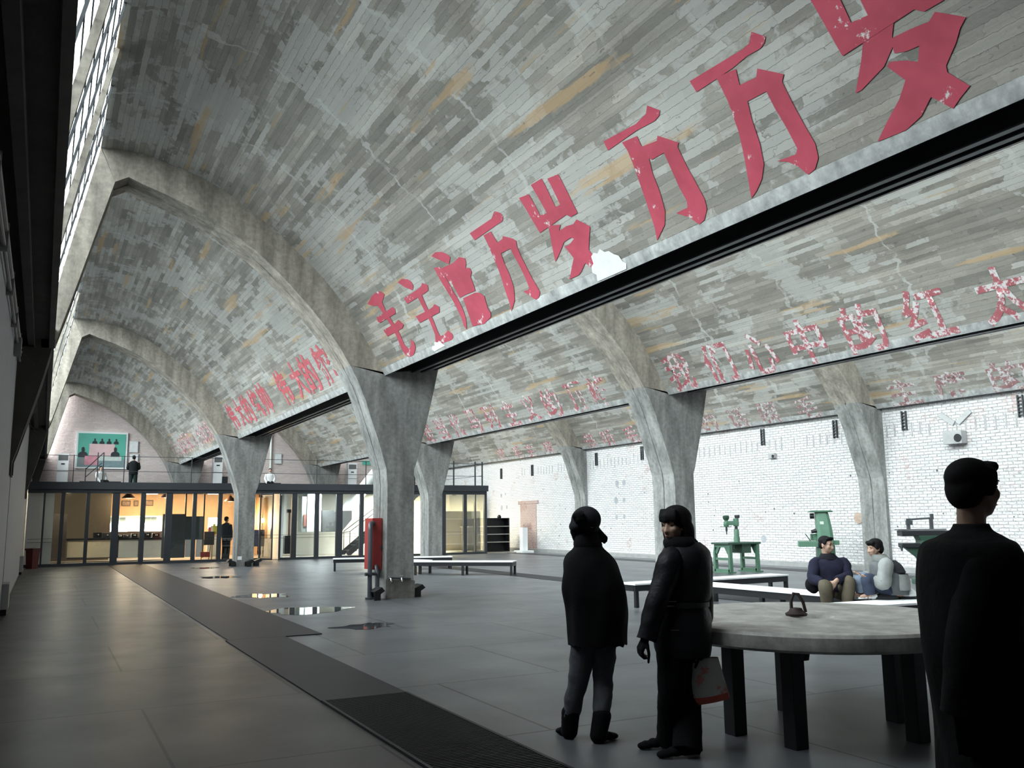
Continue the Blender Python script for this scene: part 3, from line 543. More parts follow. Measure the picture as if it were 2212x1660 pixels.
# ------------------------------------------------------------------ benches
BTOP = M('white_bench_top', (.80, .81, .82), .45, var=.04)
def bench(p, q, w, label, h=.40, legs=2):
    p, q = Vector((*p, 0)), Vector((*q, 0)); d = (q-p).normalized(); a = Vector((-d.y, d.x, 0)); L = (q-p).length; Z = Vector((0, 0, 1))
    t = thing('bench', label, 'bench', (p+q)/2, 'white-topped black benches')
    m = MB(); n = max(2, round(L/1.3))
    for k in range(n):
        m.obox(p+d*(L*(k+.5)/n)+Z*(h-.014), d*(L/n/2-.004), a*(w/2), Z*.014)
    m.build('bench_top', BTOP, t, bevel=.004)
    m = MB()
    for s in (-1, 1): m.obox((p+q)/2+a*s*(w/2-.04)+Z*(h-.078), d*(L/2-.02), a*.025, Z*.05)
    for e in (p+d*.04, q-d*.04): m.obox(e+Z*(h-.078), d*.025, a*(w/2-.06), Z*.05)
    m.build('bench_frame', BLACK, t)
    for k in range(legs):
        e = p+d*(.06+(L-.12)*k/(legs-1))
        for s in (-1, 1): MB().obox(e+a*s*(w/2-.04)+Z*((h-.128)/2), d*.03, a*.03, Z*((h-.128)/2)).build('leg', BLACK, t)
    return t
bench((8.9, 12.85), (12.7, 13.15), .46, 'long white-topped bench running behind the woman with the carrier bag toward the brick wall', legs=3)
bench((9.98, 12.4), (10.1, 8.75), .52, 'white-topped bench on which the man in the navy jacket sits', legs=3)
bench((8.65, 8.2), (14.8, 7.85), .56, 'white-topped bench with the helmet on it, where the man in grey sits', legs=3)
bench((7.9, 26.9), (11.4, 25.9), .5, 'white-topped bench farthest back, left of the arch column', .38)
bench((9.0, 25.4), (9.72, 23.85), .5, 'white-topped bench lying aslant between two others behind the column', .38)
bench((9.3, 23.6), (11.45, 21.75), .5, 'white-topped bench right of the column with its near end toward the women', .38, 3)
# ------------------------------------------------------------------ round table
t = thing('round_table', 'heavy round concrete-topped table on dark steel legs', 'table', (5.0, 4.9, 0))
TC = concrete('millstone_top', (.42, .41, .385)); TC.node_tree.nodes['Principled BSDF'].inputs['Roughness'].default_value = .42; TC.node_tree.nodes['Principled BSDF'].inputs['Specular IOR Level'].default_value = .5
prof = [(0, .655), (1.06, .655), (1.095, .675), (1.10, .70), (1.10, .755), (1.085, .775), (1.06, .78), (.80, .776), (.16, .774), (.13, .745), (0, .745)]
MB().lathe((5.03, 4.91, 0), prof, 96).build('tabletop', TC, t, smooth=35)
lp = [(4.38, 5.04), (4.46, 4.55), (5.24, 5.42), (5.28, 4.27), (5.66, 4.75), (4.75, 5.5)]
for x, y in lp[:5]:
    MB().obox((x, y, .33), (.055, 0, 0), (0, .055, 0), (0, 0, .33)).build('leg', BLACK, t, bevel=.006)
IRON = M('rusty_iron', (.05, .036, .03), .7, .4, var=.3, scale=20)
m = MB(); m.lathe((4.97, 5.0, .775), [(0, 0), (.075, 0), (.08, .015), (.055, .03), (.04, .055), (0, .055)], 20); m.build('iron_boss', IRON, t, smooth=40)
MB().tube([(4.945, 5.02, .80), (4.945, 5.02, .88), (4.965, 5.01, .935), (4.99, 4.99, .93), (5.02, 4.975, .87), (5.035, 4.97, .80)], .012, 8).build('iron_ring', IRON, t, smooth=50)
m = MB(); m.lathe((4.85, 4.75, .55), [(.03, 0), (.10, .01), (.13, .05), (.13, .11), (0, .11)], 14); m.lathe((4.80, 4.80, .49), [(0, 0), (.05, .01), (.06, .07), (0, .07)], 12); m.build('underside_clamp', BLACK, t, smooth=40)
# helmet and cloth on the near bench
c = at(1950, 1289, 11.9); c.z = .402
t = thing('helmet', 'white and black helmet-shaped bag lying on the bench beside the man in grey', 'helmet', c)
MB().lathe(c, [(.17, .0), (.19, .02), (.18, .07), (.13, .12), (.06, .145), (0, .15)], 22).build('shell', BTOP, t, smooth=50)
MB().lathe(c, [(.185, .0), (.205, .004), (.20, .03), (.185, .035)], 22).build('rim', BLACK, t, smooth=50)
c = at(1905, 1291, 11.85); c.z = .402
t = thing('folded_jacket', 'black folded jacket with white trim in front of the man in grey', 'jacket', c)
m = MB(); m.lathe(c, [(0, 0), (.22, 0), (.23, .03), (.17, .06), (.08, .085), (0, .09)], 18); m.build('cloth', M('black_cloth', (.012, .012, .014), .9, var=.3, scale=30), t, smooth=60)
m = MB()
for k in (-1, 0, 1): m.beam(c+Vector((-.15, .05*k, .075)), c+Vector((.14, .05*k+.04, .085)), .012, .012)
m.build('white_trim', BTOP, t)
# ------------------------------------------------------------------ green machines by the brick wall
GREEN = M('machine_green', (.075, .165, .108), .45, var=.18, scale=4); DGREEN = M('dark_machine_green', (.032, .075, .05), .45, var=.2)
STEEL = M('worn_steel', (.20, .20, .20), .4, .7)
def drill_bench(cx, cy):
    t = thing('bench_drill', 'green pillar drill standing on a green cast-iron bench by the brick wall', 'machine', (cx, cy, 0))
    x0, x1, y0, y1, h = cx-.48, cx+.48, cy-.30, cy+.30, .76
    MB().box((x0-.10, y0-.05, h), (x1+.10, y1+.05, h+.05)).build('table', DGREEN, t, bevel=.008)
    for x in (x0, x1):
        m = MB(); m.box((x-.05, y0, .5), (x+.05, y1, .76))
        m2 = MB()
        for y in (y0, y1):
            m2.prism([(y-.045, .0), (y+.045, .0), (y+.035, .55), (y+.06*(1 if y == y0 else -1)+.035, .76), (y-.035, .76), (y-.03, .5)], x-.05, x+.05, 'yz')
        for y in (y0, y1): m2.beam((x, y+(.05 if y == y0 else -.05), .52), (x, y+(.16 if y == y0 else -.16), .70), .05, .09)
        m2.box((x-.04, y0, .68), (x+.04, y1, .76)); m2.box((x-.035, y0, .34), (x+.035, y1, .40)); m2.box((x-.14, y0-.05, 0), (x+.14, y1+.05, .035)); m2.box((x-.05, y0, .035), (x+.05, y1, .10))
        m2.build('end_frame', GREEN, t)
    MB().box((cx-.02, cy-.26, .52), (cx+.30, cy+.16, .76)).build('drawer_box', DGREEN, t, bevel=.01)
    px, py = cx+.02, cy-.02
    MB().lathe((px, py, .62), [(.0, 0), (.085, 0), (.085, .30), (.07, .34), (.07, .52), (.06, .54), (0, .54)], 18).build('pillar_socket', GREEN, t, smooth=40)
    MB().lathe((px, py, 1.1), [(.0, 0), (.042, 0), (.042, .3), (0, .3)], 16).build('pillar', DSTEEL, t, smooth=40)
    m = MB(); m.lathe((px, py, 1.24), [(0, 0), (.07, 0), (.075, .02), (.075, .20), (.06, .22), (0, .22)], 16)
    m.obox((px-.12, py+.06, 1.33), Vector((.15, -.10, 0)), Vector((.035, .05, 0)), (0, 0, .06)); m.build('head', GREEN, t, smooth=40, bevel=.01)
    m = MB(); m.lathe((px-.235, py+.13, 1.22), [(0, 0), (.055, 0), (.075, .05), (.075, .13), (.05, .17), (.055, .19), (0, .19)], 16); m.build('spindle_housing', GREEN, t, smooth=40)
    MB().lathe((px-.235, py+.13, 1.02), [(.0, 0), (.014, 0), (.016, .08), (.028, .10), (.03, .20), (0, .20)], 14).build('chuck', DSTEEL, t, smooth=40)
    MB().lathe((px-.235, py+.13, 1.41), [(.0, 0), (.05, 0), (.085, .04), (.09, .11), (.06, .13), (0, .13)], 18).build('pulley_cover', DGREEN, t, smooth=40)
    MB().lathe((px+.03, py-.02, 1.46), [(0, 0), (.06, 0), (.065, .02), (.075, .07), (.06, .09), (0, .09)], 18).build('motor', DSTEEL, t, smooth=40)
    MB().beam((px-.36, py+.24, 1.235), (px-.12, py+.05, 1.235), .016, .016).build('feed_lever', DSTEEL, t)
    return t
drill_bench(16.95, 19.15)
def mill():
    p = at(1776, 1150, 24.6); x, y = p.x, p.y
    t = thing('milling_machine', 'tall green milling machine partly hidden behind the man in the navy jacket', 'machine', (x, y, 0))
    A = Vector((.75, -.66, 0)); B = Vector((.66, .75, 0)); Z = Vector((0, 0, 1)); c = Vector((x, y, 0))
    def rect(hx, hy, z, sh=0): return [c+A*(i*hx+sh)+B*(j*hy)+Z*z for i, j in ((-1, -1), (-.6, -1.25), (.6, -1.25), (1, -1), (1, 1), (-1, 1))]
    MB().rings([rect(.22, .25, .70, .06), rect(.20, .23, 1.10, .05), rect(.175, .2, 1.52, .01), rect(.16, .19, 1.60, 0)]).build('column', GREEN, t, smooth=30)
    MB().rings([rect(.30, .24, 1.60, -.02), rect(.31, .25, 1.625, -.02), rect(.24, .20, 1.655, 0)]).build('top_cap', GREEN, t, smooth=30)
    MB().rings([rect(.30, .32, .0, .03), rect(.30, .32, .12, .03), rect(.24, .26, .2, .05), rect(.23, .25, .70, .06)]).build('base', DGREEN, t, smooth=30)
    MB().obox(c+A*-.30+B*-.1+Z*.74, A*.36, B*.22, Z*.075).build('work_table', GREEN, t, bevel=.015)
    MB().obox(c+A*.32+Z*.77, A*.10, B*.16, Z*.06).build('tail_block', GREEN, t, bevel=.01)
    m = MB(); m.obox(c+A*-.22+Z*.92, A*.10, B*.10, Z*.09); m.build('knee_slide', GREEN, t, bevel=.02)
    m = MB(); m.tube([c+A*-.20+B*-.1+Z*1.5, c+A*-.31+B*-.1+Z*1.5], .075, 16); m.build('motor_drum', BLACK, t, smooth=40)
    m = MB(); m.tube([c+A*-.17+B*-.18+Z*1.10, c+A*-.30+B*-.2+Z*1.07], [.06, .045], 12); m.build('feed_box', BLACK, t, smooth=40)
    m = MB(); m.tube([c+A*-.34+B*-.2+Z*.82, c+A*-.42+B*-.2+Z*.95, c+A*-.47+B*-.2+Z*1.02], .012, 8); m.tube([c+A*-.28+B*-.2+Z*.88, c+A*-.31+B*-.2+Z*1.02], .012, 8); m.build('handle', DSTEEL, t)
    MB().obox(c+A*-.02+B*-.26+Z*1.30, A*.05, B*.012, Z*.05).build('name_plate', M('pale_plate', (.5, .55, .5), .5), t)
    MB().obox(c+A*.0+B*-.265+Z*1.13, A*.035, B*.01, Z*.09).build('warning_plate', M('pale_blue_plate', (.35, .5, .55), .5), t)
mill()
def shaper():
    p = at(2010, 1190, 19.5); c = Vector((p.x, p.y, 0)); A = Vector((.80, -.6, 0)); B = Vector((.6, .8, 0)); Z = Vector((0, 0, 1))
    t = thing('shaping_machine', 'dark green machine tool half hidden by the dark figure at right', 'machine', c)
    m = MB(); m.rings([[c+A*(i*w)+B*(j*w*.9)+Z*z for i, j in ((-1, -1), (1, -1), (1, 1), (-1, 1))] for z, w in ((0, .36), (.1, .36), (.18, .26), (.95, .24), (1.05, .28))]); m.build('pedestal', DGREEN, t, bevel=.015)
    MB().obox(c+A*-.12+Z*1.10, A*.50, B*.22, Z*.06).build('bed', BLACK, t, bevel=.015)
    MB().obox(c+A*-.18+Z*1.18, A*.50, B*.16, Z*.012).build('slide_plate', STEEL, t)
    m = MB()
    for s in (-.42, .06): m.obox(c+A*s+Z*1.30, A*.03, B*.05, Z*.12)
    m.obox(c+A*-.40+Z*1.33, A*.06, B*.06, Z*.05); m.obox(c+A*.08+Z*1.46, A*.03, B*.04, Z*.06)
    m.tube([c+A*-.42+Z*1.40, c+A*.10+Z*1.43], .022, 10); m.build('overarm', DSTEEL, t)
    MB().obox(c+A*-.38+Z*.84, A*.24, B*.18, Z*.045).build('work_table', BLACK, t, bevel=.01)
    m = MB(); m.rings([[c+A*a+B*b+Z*.80 for a, b in ((-.55, -.12), (-.2, -.12), (-.2, .12), (-.55, .12))], [c+A*a+B*b+Z*.55 for a, b in ((-.27, -.08), (-.2, -.08), (-.2, .08), (-.27, .08))]]); m.build('knee_bracket', DGREEN, t)
    m = MB(); m.tube([c+A*-.66+B*-.1+Z*.83, c+A*-.50+B*-.1+Z*.83], .016, 8); m.lathe(c+A*-.62+B*-.1+Z*.72, [(.0, 0), (.022, 0), (.022, .11), (0, .11)], 10); m.lathe(c+A*-.60+Z*.82, [(.05, -.012), (.06, 0), (.05, .012)], 14, 'x'); m.build('crank_handle', DSTEEL, t)
shaper()
# ------------------------------------------------------------------ fittings at the columns
REDM = M('hydrant_red', (.34, .035, .03), .45, var=.1)
t = thing('hydrant_cabinet', 'red fire hydrant cabinet mounted on the left face of the nearest arch column', 'cabinet', (5.85, 17.2, .30))
MB().box((5.77, 16.98, .55), (5.975, 17.45, 1.55)).build('body', REDM, t, bevel=.008)
MB().box((5.785, 16.968, .59), (5.96, 16.98, 1.51)).build('door', M('hydrant_red_door', (.28, .03, .028), .5), t)
MB().lathe((5.93, 16.93, .95), [(0, 0), (.014, 0), (.014, .06), (0, .06)], 8).build('handle', DSTEEL, t)
t = thing('standpipe', 'dark upright pipe with a bent top in front of the red cabinet', 'pipe', (5.74, 16.8, 0))
MB().tube([(5.67, 16.8, .0), (5.67, 16.8, 1.33), (5.685, 16.83, 1.42), (5.72, 16.9, 1.45), (5.79, 16.975, 1.45)], .045, 12).build('pipe', M('blue_grey_pipe', (.07, .075, .09), .4, .2), t, smooth=50)
MB().tube([(5.84, 16.86, 0), (5.84, 16.86, .52), (5.86, 16.98, .62)], .04, 12).build('branch_pipe', MATS['blue_grey_pipe'], t, smooth=50)
m = MB(); m.lathe((5.67, 16.8, .46), [(.0, 0), (.075, 0), (.075, .05), (0, .05)], 14); m.tube([(5.56, 16.75, .48), (5.80, 16.8, .48)], .03, 10); m.build('valve', DSTEEL, t, smooth=40); MB().lathe((5.67, 16.8, 0), [(0, 0), (.085, 0), (.085, .04), (0, .04)], 14).build('foot_flange', DSTEEL, t)
def flood(p, dirx, label):
    t = thing('floodlight', label, 'lamp', p, 'uplighter troughs at the columns')
    x, y = p[0], p[1]; s = dirx
    MB().prism([(x, .16), (x+s*.20, .24), (x+s*.27, .17), (x+s*.10, .08)], y-.16, y+.16).build('housing', BLACK, t)
    for yy in (y-.17, y+.16): MB().box((min(x, x+s*.16), yy, 0), (max(x, x+s*.16), yy+.012, .17)).build('bracket', BLACK, t)
flood((5.66, 16.66, 0), .8, 'black uplighter trough left of the nearest column foot'); flood((6.60, 17.0, 0), .9, 'black uplighter trough right of the nearest column foot')
flood((5.95, Y1+DY+.2, 0), -1, 'black uplighter left of the column before the pavilion'); flood((6.58, Y1+DY+.2, 0), 1, 'black uplighter right of the column before the pavilion')
flood((6.22, Y1+DY-.3, 0), 1, 'black floor lamp in front of the column before the pavilion')
t = thing('tap_pipe', 'short horizontal pipe with taps low on the front of the nearest column', 'pipe', (6.25, Y1-.05, .3))
MB().tube([(6.02, Y1-.05, .40), (6.46, Y1-.05, .37)], .016, 8).build('pipe', DSTEEL, t)
m = MB()
for x in (6.03, 6.25): m.tube([(x, Y1-.005, .39), (x, Y1-.12, .39), (x, Y1-.13, .33)], .018, 8); m.tube([(x-.04, Y1-.09, .43), (x+.04, Y1-.09, .43)], .009, 6)
m.build('tap', M('chrome', (.7, .7, .72), .15, 1, var=0), t, smooth=50)
o = MB().prism([(5.965, 0), (6.555, 0), (6.56, .33), (6.35, .36), (6.2, .345), (5.96, .38)], Y1-.022, Y1-.001).build('column_repair', concrete('darker_patch_concrete', (.17, .16, .145))); tag(o, 'rough darker cement patch at the foot of the nearest column', 'cement patch')
o = MB().box((6.0, Y1+DY-.012, .22), (6.14, Y1+DY-.002, .34)).build('paper_notice', BTOP); tag(o, 'small white notice low on the column before the pavilion', 'notice')
# ------------------------------------------------------------------ brick wall fittings
for i, (y, z, lab) in enumerate(((12.78, 4.0, 'dark wall bracket at the right edge of the picture'), (16.0, 3.98, 'dark wall bracket just right of the pilaster behind the seated men'), (18.35, 3.98, 'dark wall bracket just left of the pilaster behind the seated men'), (21.3, 4.0, 'dark wall bracket nearest right of the column behind the women'), (27.8, 3.95, 'dark wall bracket left of the column behind the women'), (31.0, 3.92, 'dark wall bracket right of the farther pilaster'), (33.1, 3.95, 'dark wall bracket just left of the farther pilaster'), (36.5, 3.75, 'dark wall bracket second from the pavilion rail'), (39.7, 3.75, 'dark wall bracket nearest the pavilion rail'))):
    t = thing('wall_bracket', lab, 'bracket', (XR-.05, y, z-.25), 'dark brackets along the brick wall')
    m = MB()
    for dy in (-.07, .05): m.box((XR-.06, y+dy, z-.26), (XR, y+dy+.025, z+.26))
    m.build('rail', DSTEEL, t); m = MB()
    for k in range(6): m.box((XR-.055, y-.05, z-.22+k*.085), (XR-.03, y+.05, z-.20+k*.085))
    m.build('rung', DSTEEL, t)
def speaker(y, z, s, lab, arms):
    t = thing('wall_loudspeaker', lab, 'loudspeaker', (XR-.1*s, y, z-.15*s))
    MB().box((XR-.22*s, y-.26*s, z-.16*s), (XR, y+.26*s, z+.16*s)).build('box', M('speaker_grey', (.36, .36, .36), .6), t, bevel=.02)
    MB().lathe((XR-.24*s, y-.16*s, z-.02), [(0, 0), (.10*s, 0), (.10*s, .05), (0, .05)], 12, 'x').build('cone', BLACK, t)
    if arms:
        for q in (-1, 1): MB().beam((XR-.03, y+.05*q, z+.36*s), (XR-.03, y+.42*q, z+.64*s), .03, .13).build('bracket_arm', M('bracket_grey', (.42, .42, .42), .6), t)
speaker(14.5, 3.40, 1, 'grey loudspeaker box with V-shaped arms high on the brick wall', True)
speaker(20.9, 3.38, .5, 'small grey loudspeaker box on the brick wall', False)
o = MB().lathe((XR-.02, 17.75, 1.43), [(.0, 0), (.16, .0), (.14, .02)], 9, 'x').build('broken_plaster', M('bare_clay', (.40, .30, .24), .9, var=.3, scale=14)); tag(o, 'round broken patch of bare brick beside the green milling machine', 'hole')
for i, (px, py, r) in enumerate(((1333, 1045, .13), (1348, 1043, .12), (1331, 1082, .14), (1348, 1080, .09), (1332, 1118, .10), (1349, 1116, .09), (1083, 1071, .10), (1092, 1068, .06), (1084, 1098, .13), (1095, 1096, .10), (1650, 1165, .12))):
    d = ray(px, py); q = EYE+d*((XR-EYE.x)/d.x)
    o = MB().lathe((XR-.006, q.y, q.z), [(0, 0), (r, 0), (r*.9, .004)], 9, 'x').build('cement_patch', M('grey_cement_dab', (.34, .35, .37), .9, var=.2)); attach(o, wr)
# white pedestal, bookshelf
t = thing('pedestal', 'slim white pedestal standing before the bricked-up doorway', 'pedestal', (19.4, 36.0, 0))
MB().box((19.27, 35.85, .1), (19.53, 36.15, 1.12)).build('shaft', BTOP, t, bevel=.006); MB().box((19.1, 35.6, 0), (19.7, 36.4, .1)).build('foot', BTOP, t, bevel=.006)
MB().beam((19.62, 36.1, .05), (19.56, 36.14, 1.0), .05, .03).build('leaning_slat', BLACK, t)
t = thing('bookshelf', 'black open shelf unit with pale shelf edges right of the pavilion', 'shelf', (18.7, 37.6, 0))
m = MB()
for x in (17.75, 18.15, 19.36): m.box((x-.025, 37.35, 0), (x+.025, 37.8, 1.55))
m.box((17.72, 37.78, 0), (19.39, 37.81, 1.55)); m.build('carcass', BLACK, t)
for z in (.02, .44, .80, 1.16, 1.53): MB().box((17.74, 37.34, z), (19.37, 37.79, z+.035)).build('shelf', M('pale_shelf_edge', (.50, .50, .47), .6) if .1 < z < 1.4 else BLACK, t)
o = MB().lathe((18.95, 37.55, 1.565), [(0, 0), (.09, 0), (.10, .05), (.05, .14), (0, .14)], 12).build('jar', BLACK); tag(o, 'small dark jar on top of the black shelf unit', 'jar')
# red bin
t = thing('waste_bin', 'dark red bin against the left wall by the pavilion corner', 'bin', (-.22, 35.2, 0))
MB().lathe((-.22, 35.2, 0), [(0, 0), (.18, 0), (.22, .62), (0, .62)], 4).build('bin_body', M('dark_red_plastic', (.10, .012, .012), .5), t); MB().lathe((-.22, 35.2, .62), [(0, 0), (.25, 0), (.25, .06), (0, .08)], 4).build('lid', M('dark_red_lid', (.07, .01, .01), .5), t)
# ------------------------------------------------------------------ glass pavilion under the mezzanine
PY = 36.1
FR = M('blue_grey_steel_frame', (.036, .041, .049), .45, .2, var=.08)
t = thing('glass_pavilion', 'long dark-framed glass front under the mezzanine across the end of the hall', 'glass partition', (8.9, 36.2, 0))
MB().box((XL+.02, 36.0, 2.78), (17.56, 48.15, 2.97)).build('mezzanine_deck', FR, t)
MB().box((XL+.02, 35.92, 2.74), (17.6, 36.0, 3.0)).build('edge_beam', FR, t); MB().box((XL+.02, 36.0, 2.60), (17.56, 36.12, 2.74)).build('head_rail', FR, t)
m = MB(); m.box((XL+.02, 36.0, 0), (7.7, 36.14, .10)); m.box((8.45, 36.0, 0), (17.56, 36.14, .09)); m.build('sill', FR, t)
mull = [(.03, .05), (.62, .10), (1.44, .10), (2.38, .20), (3.31, .14), (4.22, .20), (5.14, .12), (6.08, .13), (7.05, .08), (8.96, .17), (9.89, .14), (10.82, .22), (11.77, .14), (12.75, .14), (13.75, .16), (14.6, .1), (15.48, .15), (16.5, .13), (17.0, .04), (17.5, .10)]
mull = [(x, w*1.2) for x, w in mull]
for x, w in mull: MB().box((x-w/2, 36.0, .09), (x+w/2, 36.13, 2.62)).build('mullion', FR, t)
for (a, wa), (c, wc) in zip(mull, mull[1:]):
    if a < 7 or a > 8.5: MB().box((a+wa/2, 36.06, .09), (c-wc/2, 36.068, 2.61)).build('glass_pane', GLASS, t)
m = MB()
for z in (.86, .98): m.beam((XL+.1, 36.16, z), (17.5, 36.16, z), .012, .012)
m.build('guard_cable', DSTEEL, t)
m = MB(); m.box((17.46, 36.1, .09), (17.5, 40, .14)); m.build('side_sill', FR, t)
MB().box((17.475, 36.15, .14), (17.483, 40, 2.7)).build('glass_pane', GLASS, t)
# open entrance doors
for i, (x, ang, lab) in enumerate(((7.62, 65, 'left leaf of the open glass entrance door'), (8.42, 105, 'right leaf of the open glass entrance door'))):
    d = Vector((math.cos(math.radians(ang)), -math.sin(math.radians(ang)), 0)); p = Vector((x, 36.05, 0)); Z = Vector((0, 0, 1))
    o = thing('door_leaf', lab, 'door', p, 'glass entrance doors'); m = MB()
    for q in (p, p+d*.78): m.beam(q+Z*.03, q+Z*2.6, .05, .05)
    for z in (.06, 2.57): m.beam(p+Z*z, p+d*.78+Z*z, .05, .07)
    m.build('door_frame', FR, o); MB().obox(p+d*.39+Z*1.3, d*.36, Vector((-d.y, d.x, 0))*.004, Z*1.22).build('glass_pane', GLASS, o)
    MB().beam(p+d*.68+Z*.85-Vector((0, .05, 0)), p+d*.68+Z*1.25-Vector((0, .05, 0)), .03, .03).build('handle', MATS['chrome'], o)
# mezzanine rail
t = thing('mezzanine_railing', 'thin dark cable railing along the mezzanine edge', 'railing', (8.9, 36.2, 2.97))
for x in (.9, 2.6, 5.0, 7.6, 9.9, 12.0, 14.2, 15.45, 16.05, 17.1, 17.45): MB().beam((x, 36.25, 2.97), (x, 36.25, 4.0 if x < 14 else 4.08), .03 if x < 14 else .06, .03).build('post', DSTEEL, t)
m = MB()
for z in (3.42, 3.98): m.tube([(XL+.05, 36.25, z), (17.5, 36.25, z)], .011, 6)
m.tube([(17.45, 36.25, 3.45), (17.45, 48, 3.45)], .012, 6); m.tube([(17.45, 36.25, 4.0), (17.45, 48, 4.0)], .012, 6)
m.build('cable', DSTEEL, t)
t = thing('stair_railing', 'slanting dark handrail of the stair arriving on the mezzanine by the picture', 'railing', (1.9, 37.5, 2.97))
for x, z in ((1.35, 3.6), (1.75, 4.2), (1.95, 4.2)): MB().beam((x, 37.5, 2.97), (x, 37.5, z), .035, .035).build('post', DSTEEL, t)
m = MB(); m.beam((1.35, 37.5, 3.55), (1.95, 37.5, 4.2), .035, .035); m.beam((1.35, 37.5, 3.25), (1.9, 37.5, 3.8), .03, .03); m.build('handrail', DSTEEL, t)
# ---- interior shell
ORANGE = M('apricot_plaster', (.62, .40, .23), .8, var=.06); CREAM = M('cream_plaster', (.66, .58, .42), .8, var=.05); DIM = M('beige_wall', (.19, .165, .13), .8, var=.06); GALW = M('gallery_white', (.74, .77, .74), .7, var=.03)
def inwall(name, x0, x1, y, mat, lab):
    o = MB().box((x0, y, 0), (x1, y+.12, 2.77)).build(name, mat); tag(o, lab, 'wall', kind='structure'); return o
inwall('wall_cafe', 2.3, 8.9, 42.5, ORANGE, 'apricot back wall of the lit cafe behind the glass')
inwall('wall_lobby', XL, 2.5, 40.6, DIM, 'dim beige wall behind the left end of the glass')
inwall('wall_gallery', 8.6, 13.9, 40.2, GALW, 'white wall of the small gallery room behind the glass')
inwall('wall_shop', 13.9, 19.9, 41.0, CREAM, 'cream wall of the room at the right end of the pavilion')
o = MB().box((8.62, 36.9, 0), (8.74, 40.2, 2.77)).build('wall_divider', GALW); tag(o, 'white cross wall beside the entrance doors', 'wall', kind='structure')
o = MB().box((XL+.03, 36.3, 0), (.35, 36.42, 2.6)).build('wall_end_panel', WHITE2); tag(o, 'white panel behind the first pane at the left end of the pavilion', 'wall', kind='structure')
o = MB().box((XL, 36.15, 0), (19.9, 48.1, .03)).build('floor_pavilion', M('pale_tile_floor', (.36, .33, .29), .35, var=.05)); tag(o, 'pale floor inside the pavilion', 'floor', kind='structure')
def pbox(name, x0, y0, x1, y1, Y, dep, mat, parent=None, bevel=0):
    a = ony((x0+x1)/2, y0, Y); c = ony((x0+x1)/2, y1, Y); l = ony(x0, (y0+y1)/2, Y); r = ony(x1, (y0+y1)/2, Y)
    return MB().box((l.x, Y, max(.031, c.z)), (r.x, Y+dep, a.z)).build(name, mat, parent, bevel=bevel)
def lamp(kind, name, loc, e, col, size=.1):
    l = bpy.data.lights.new(name, kind); l.energy = e; l.color = col
    if kind == 'POINT': l.shadow_soft_size = size
    else: l.size = size
    o = bpy.data.objects.new(name, l); COL.objects.link(o); o.location = loc; return o
WARM = (1, .72, .42); WARM2 = (1, .84, .62)
BROWN = M('dark_brown_wood', (.035, .025, .018), .5, var=.2); GLOW = M('lit_display_panel', (.9, .9, .9), .5, var=0, emit=(1, .97, .92), es=13); BULB = M('glowing_bulb', (1, 1, 1), .5, var=0, emit=(1, .86, .62), es=700); SHADEIN = M('lit_shade_inside', (1, .9, .7), .6, var=0, emit=(1, .85, .6), es=14)
def tg(o, lab, cat, grp=None): return tag(o, lab, cat, grp)
tg(pbox('dark_cabinet', 92, 1111, 143, 1206, 38.3, .5, BROWN), 'tall dark brown cupboard behind the left glass panes', 'cupboard')
o = pbox('lit_door_frame', 86, 1056, 91, 1212, 37.0, .1, M('lit_white_frame', (.85, .82, .72), .6, var=0)); tg(o, 'bright narrow door post at the left end of the pavilion', 'door post')
def spot(px, py, Y, e, lab):
    p = ony(px, py, Y); t = thing('ceiling_spotlight', lab, 'lamp', p, 'warm ceiling spotlights')
    MB().lathe(p, [(0, .14), (.05, .14), (.06, 0), (.05, 0), (0, .02)], 12).build('lamp_can', WHITE2, t, smooth=40); MB().beam(p+Vector((0, 0, .14)), (p.x, p.y, 2.775), .02, .02).build('stem', DSTEEL, t)
    MB().lathe(p+Vector((0, 0, -.02)), [(0, 0), (.045, .01), (.05, .035), (0, .04)], 10).build('bulb', BULB, t)
    lamp('POINT', 'spotlight_glow', p+Vector((0, -.12, -.1)), e, WARM2, .06)
spot(148, 1064, 37.2, 9, 'dazzling ceiling spotlight behind the second pane'); spot(106, 1060, 37.6, 4, 'small ceiling spotlight above the dark cupboard')
# counter with what stands on it
t = thing('cafe_counter', 'long low counter with cream and grey front panels in the cafe', 'counter', (3.4, 39.2, 0))
for x0, x1, mt in ((145, 182, CREAM), (188, 238, CREAM), (256, 298, GALW), (309, 348, GALW)): pbox('front_panel', x0, 1167, x1, 1205, 38.9, .04, mt, t)
pbox('counter_body', 146, 1166, 350, 1206, 38.95, .6, BROWN, t); pbox('worktop', 144, 1163, 352, 1167, 38.85, .75, BLACK, t)
for i, (x0, x1, y0, lab) in enumerate(((202, 220, 1151, 'dark coffee machine at the left end of the cafe counter'), (222, 240, 1152, 'second dark appliance on the cafe counter'), (254, 266, 1156, 'low chrome appliance on the cafe counter'), (268, 280, 1155, 'dark glass jar rack on the cafe counter'), (284, 297, 1153, 'dark appliance with a bright lever on the cafe counter'), (311, 326, 1151, 'grey till on the cafe counter'), (330, 345, 1152, 'dark appliance at the right end of the cafe counter'))):
    o = pbox('counter_appliance', x0, y0, x1, 1163.4, 39.0, .35, DSTEEL if i % 2 else BLACK, bevel=.02); tg(o, lab, 'appliance', 'appliances on the cafe counter')
    m = MB(); b = ony((x0+x1)/2, (y0+1163)/2, 38.99); m.lathe((b.x, b.y-.02, b.z), [(0, 0), (.05, 0), (.05, .05), (0, .05)], 10); m.build('knob', MATS['chrome'], o)
t = thing('back_shelf', 'shelf with glowing display boxes along the apricot cafe wall', 'shelf', (3.6, 42.2, 0))
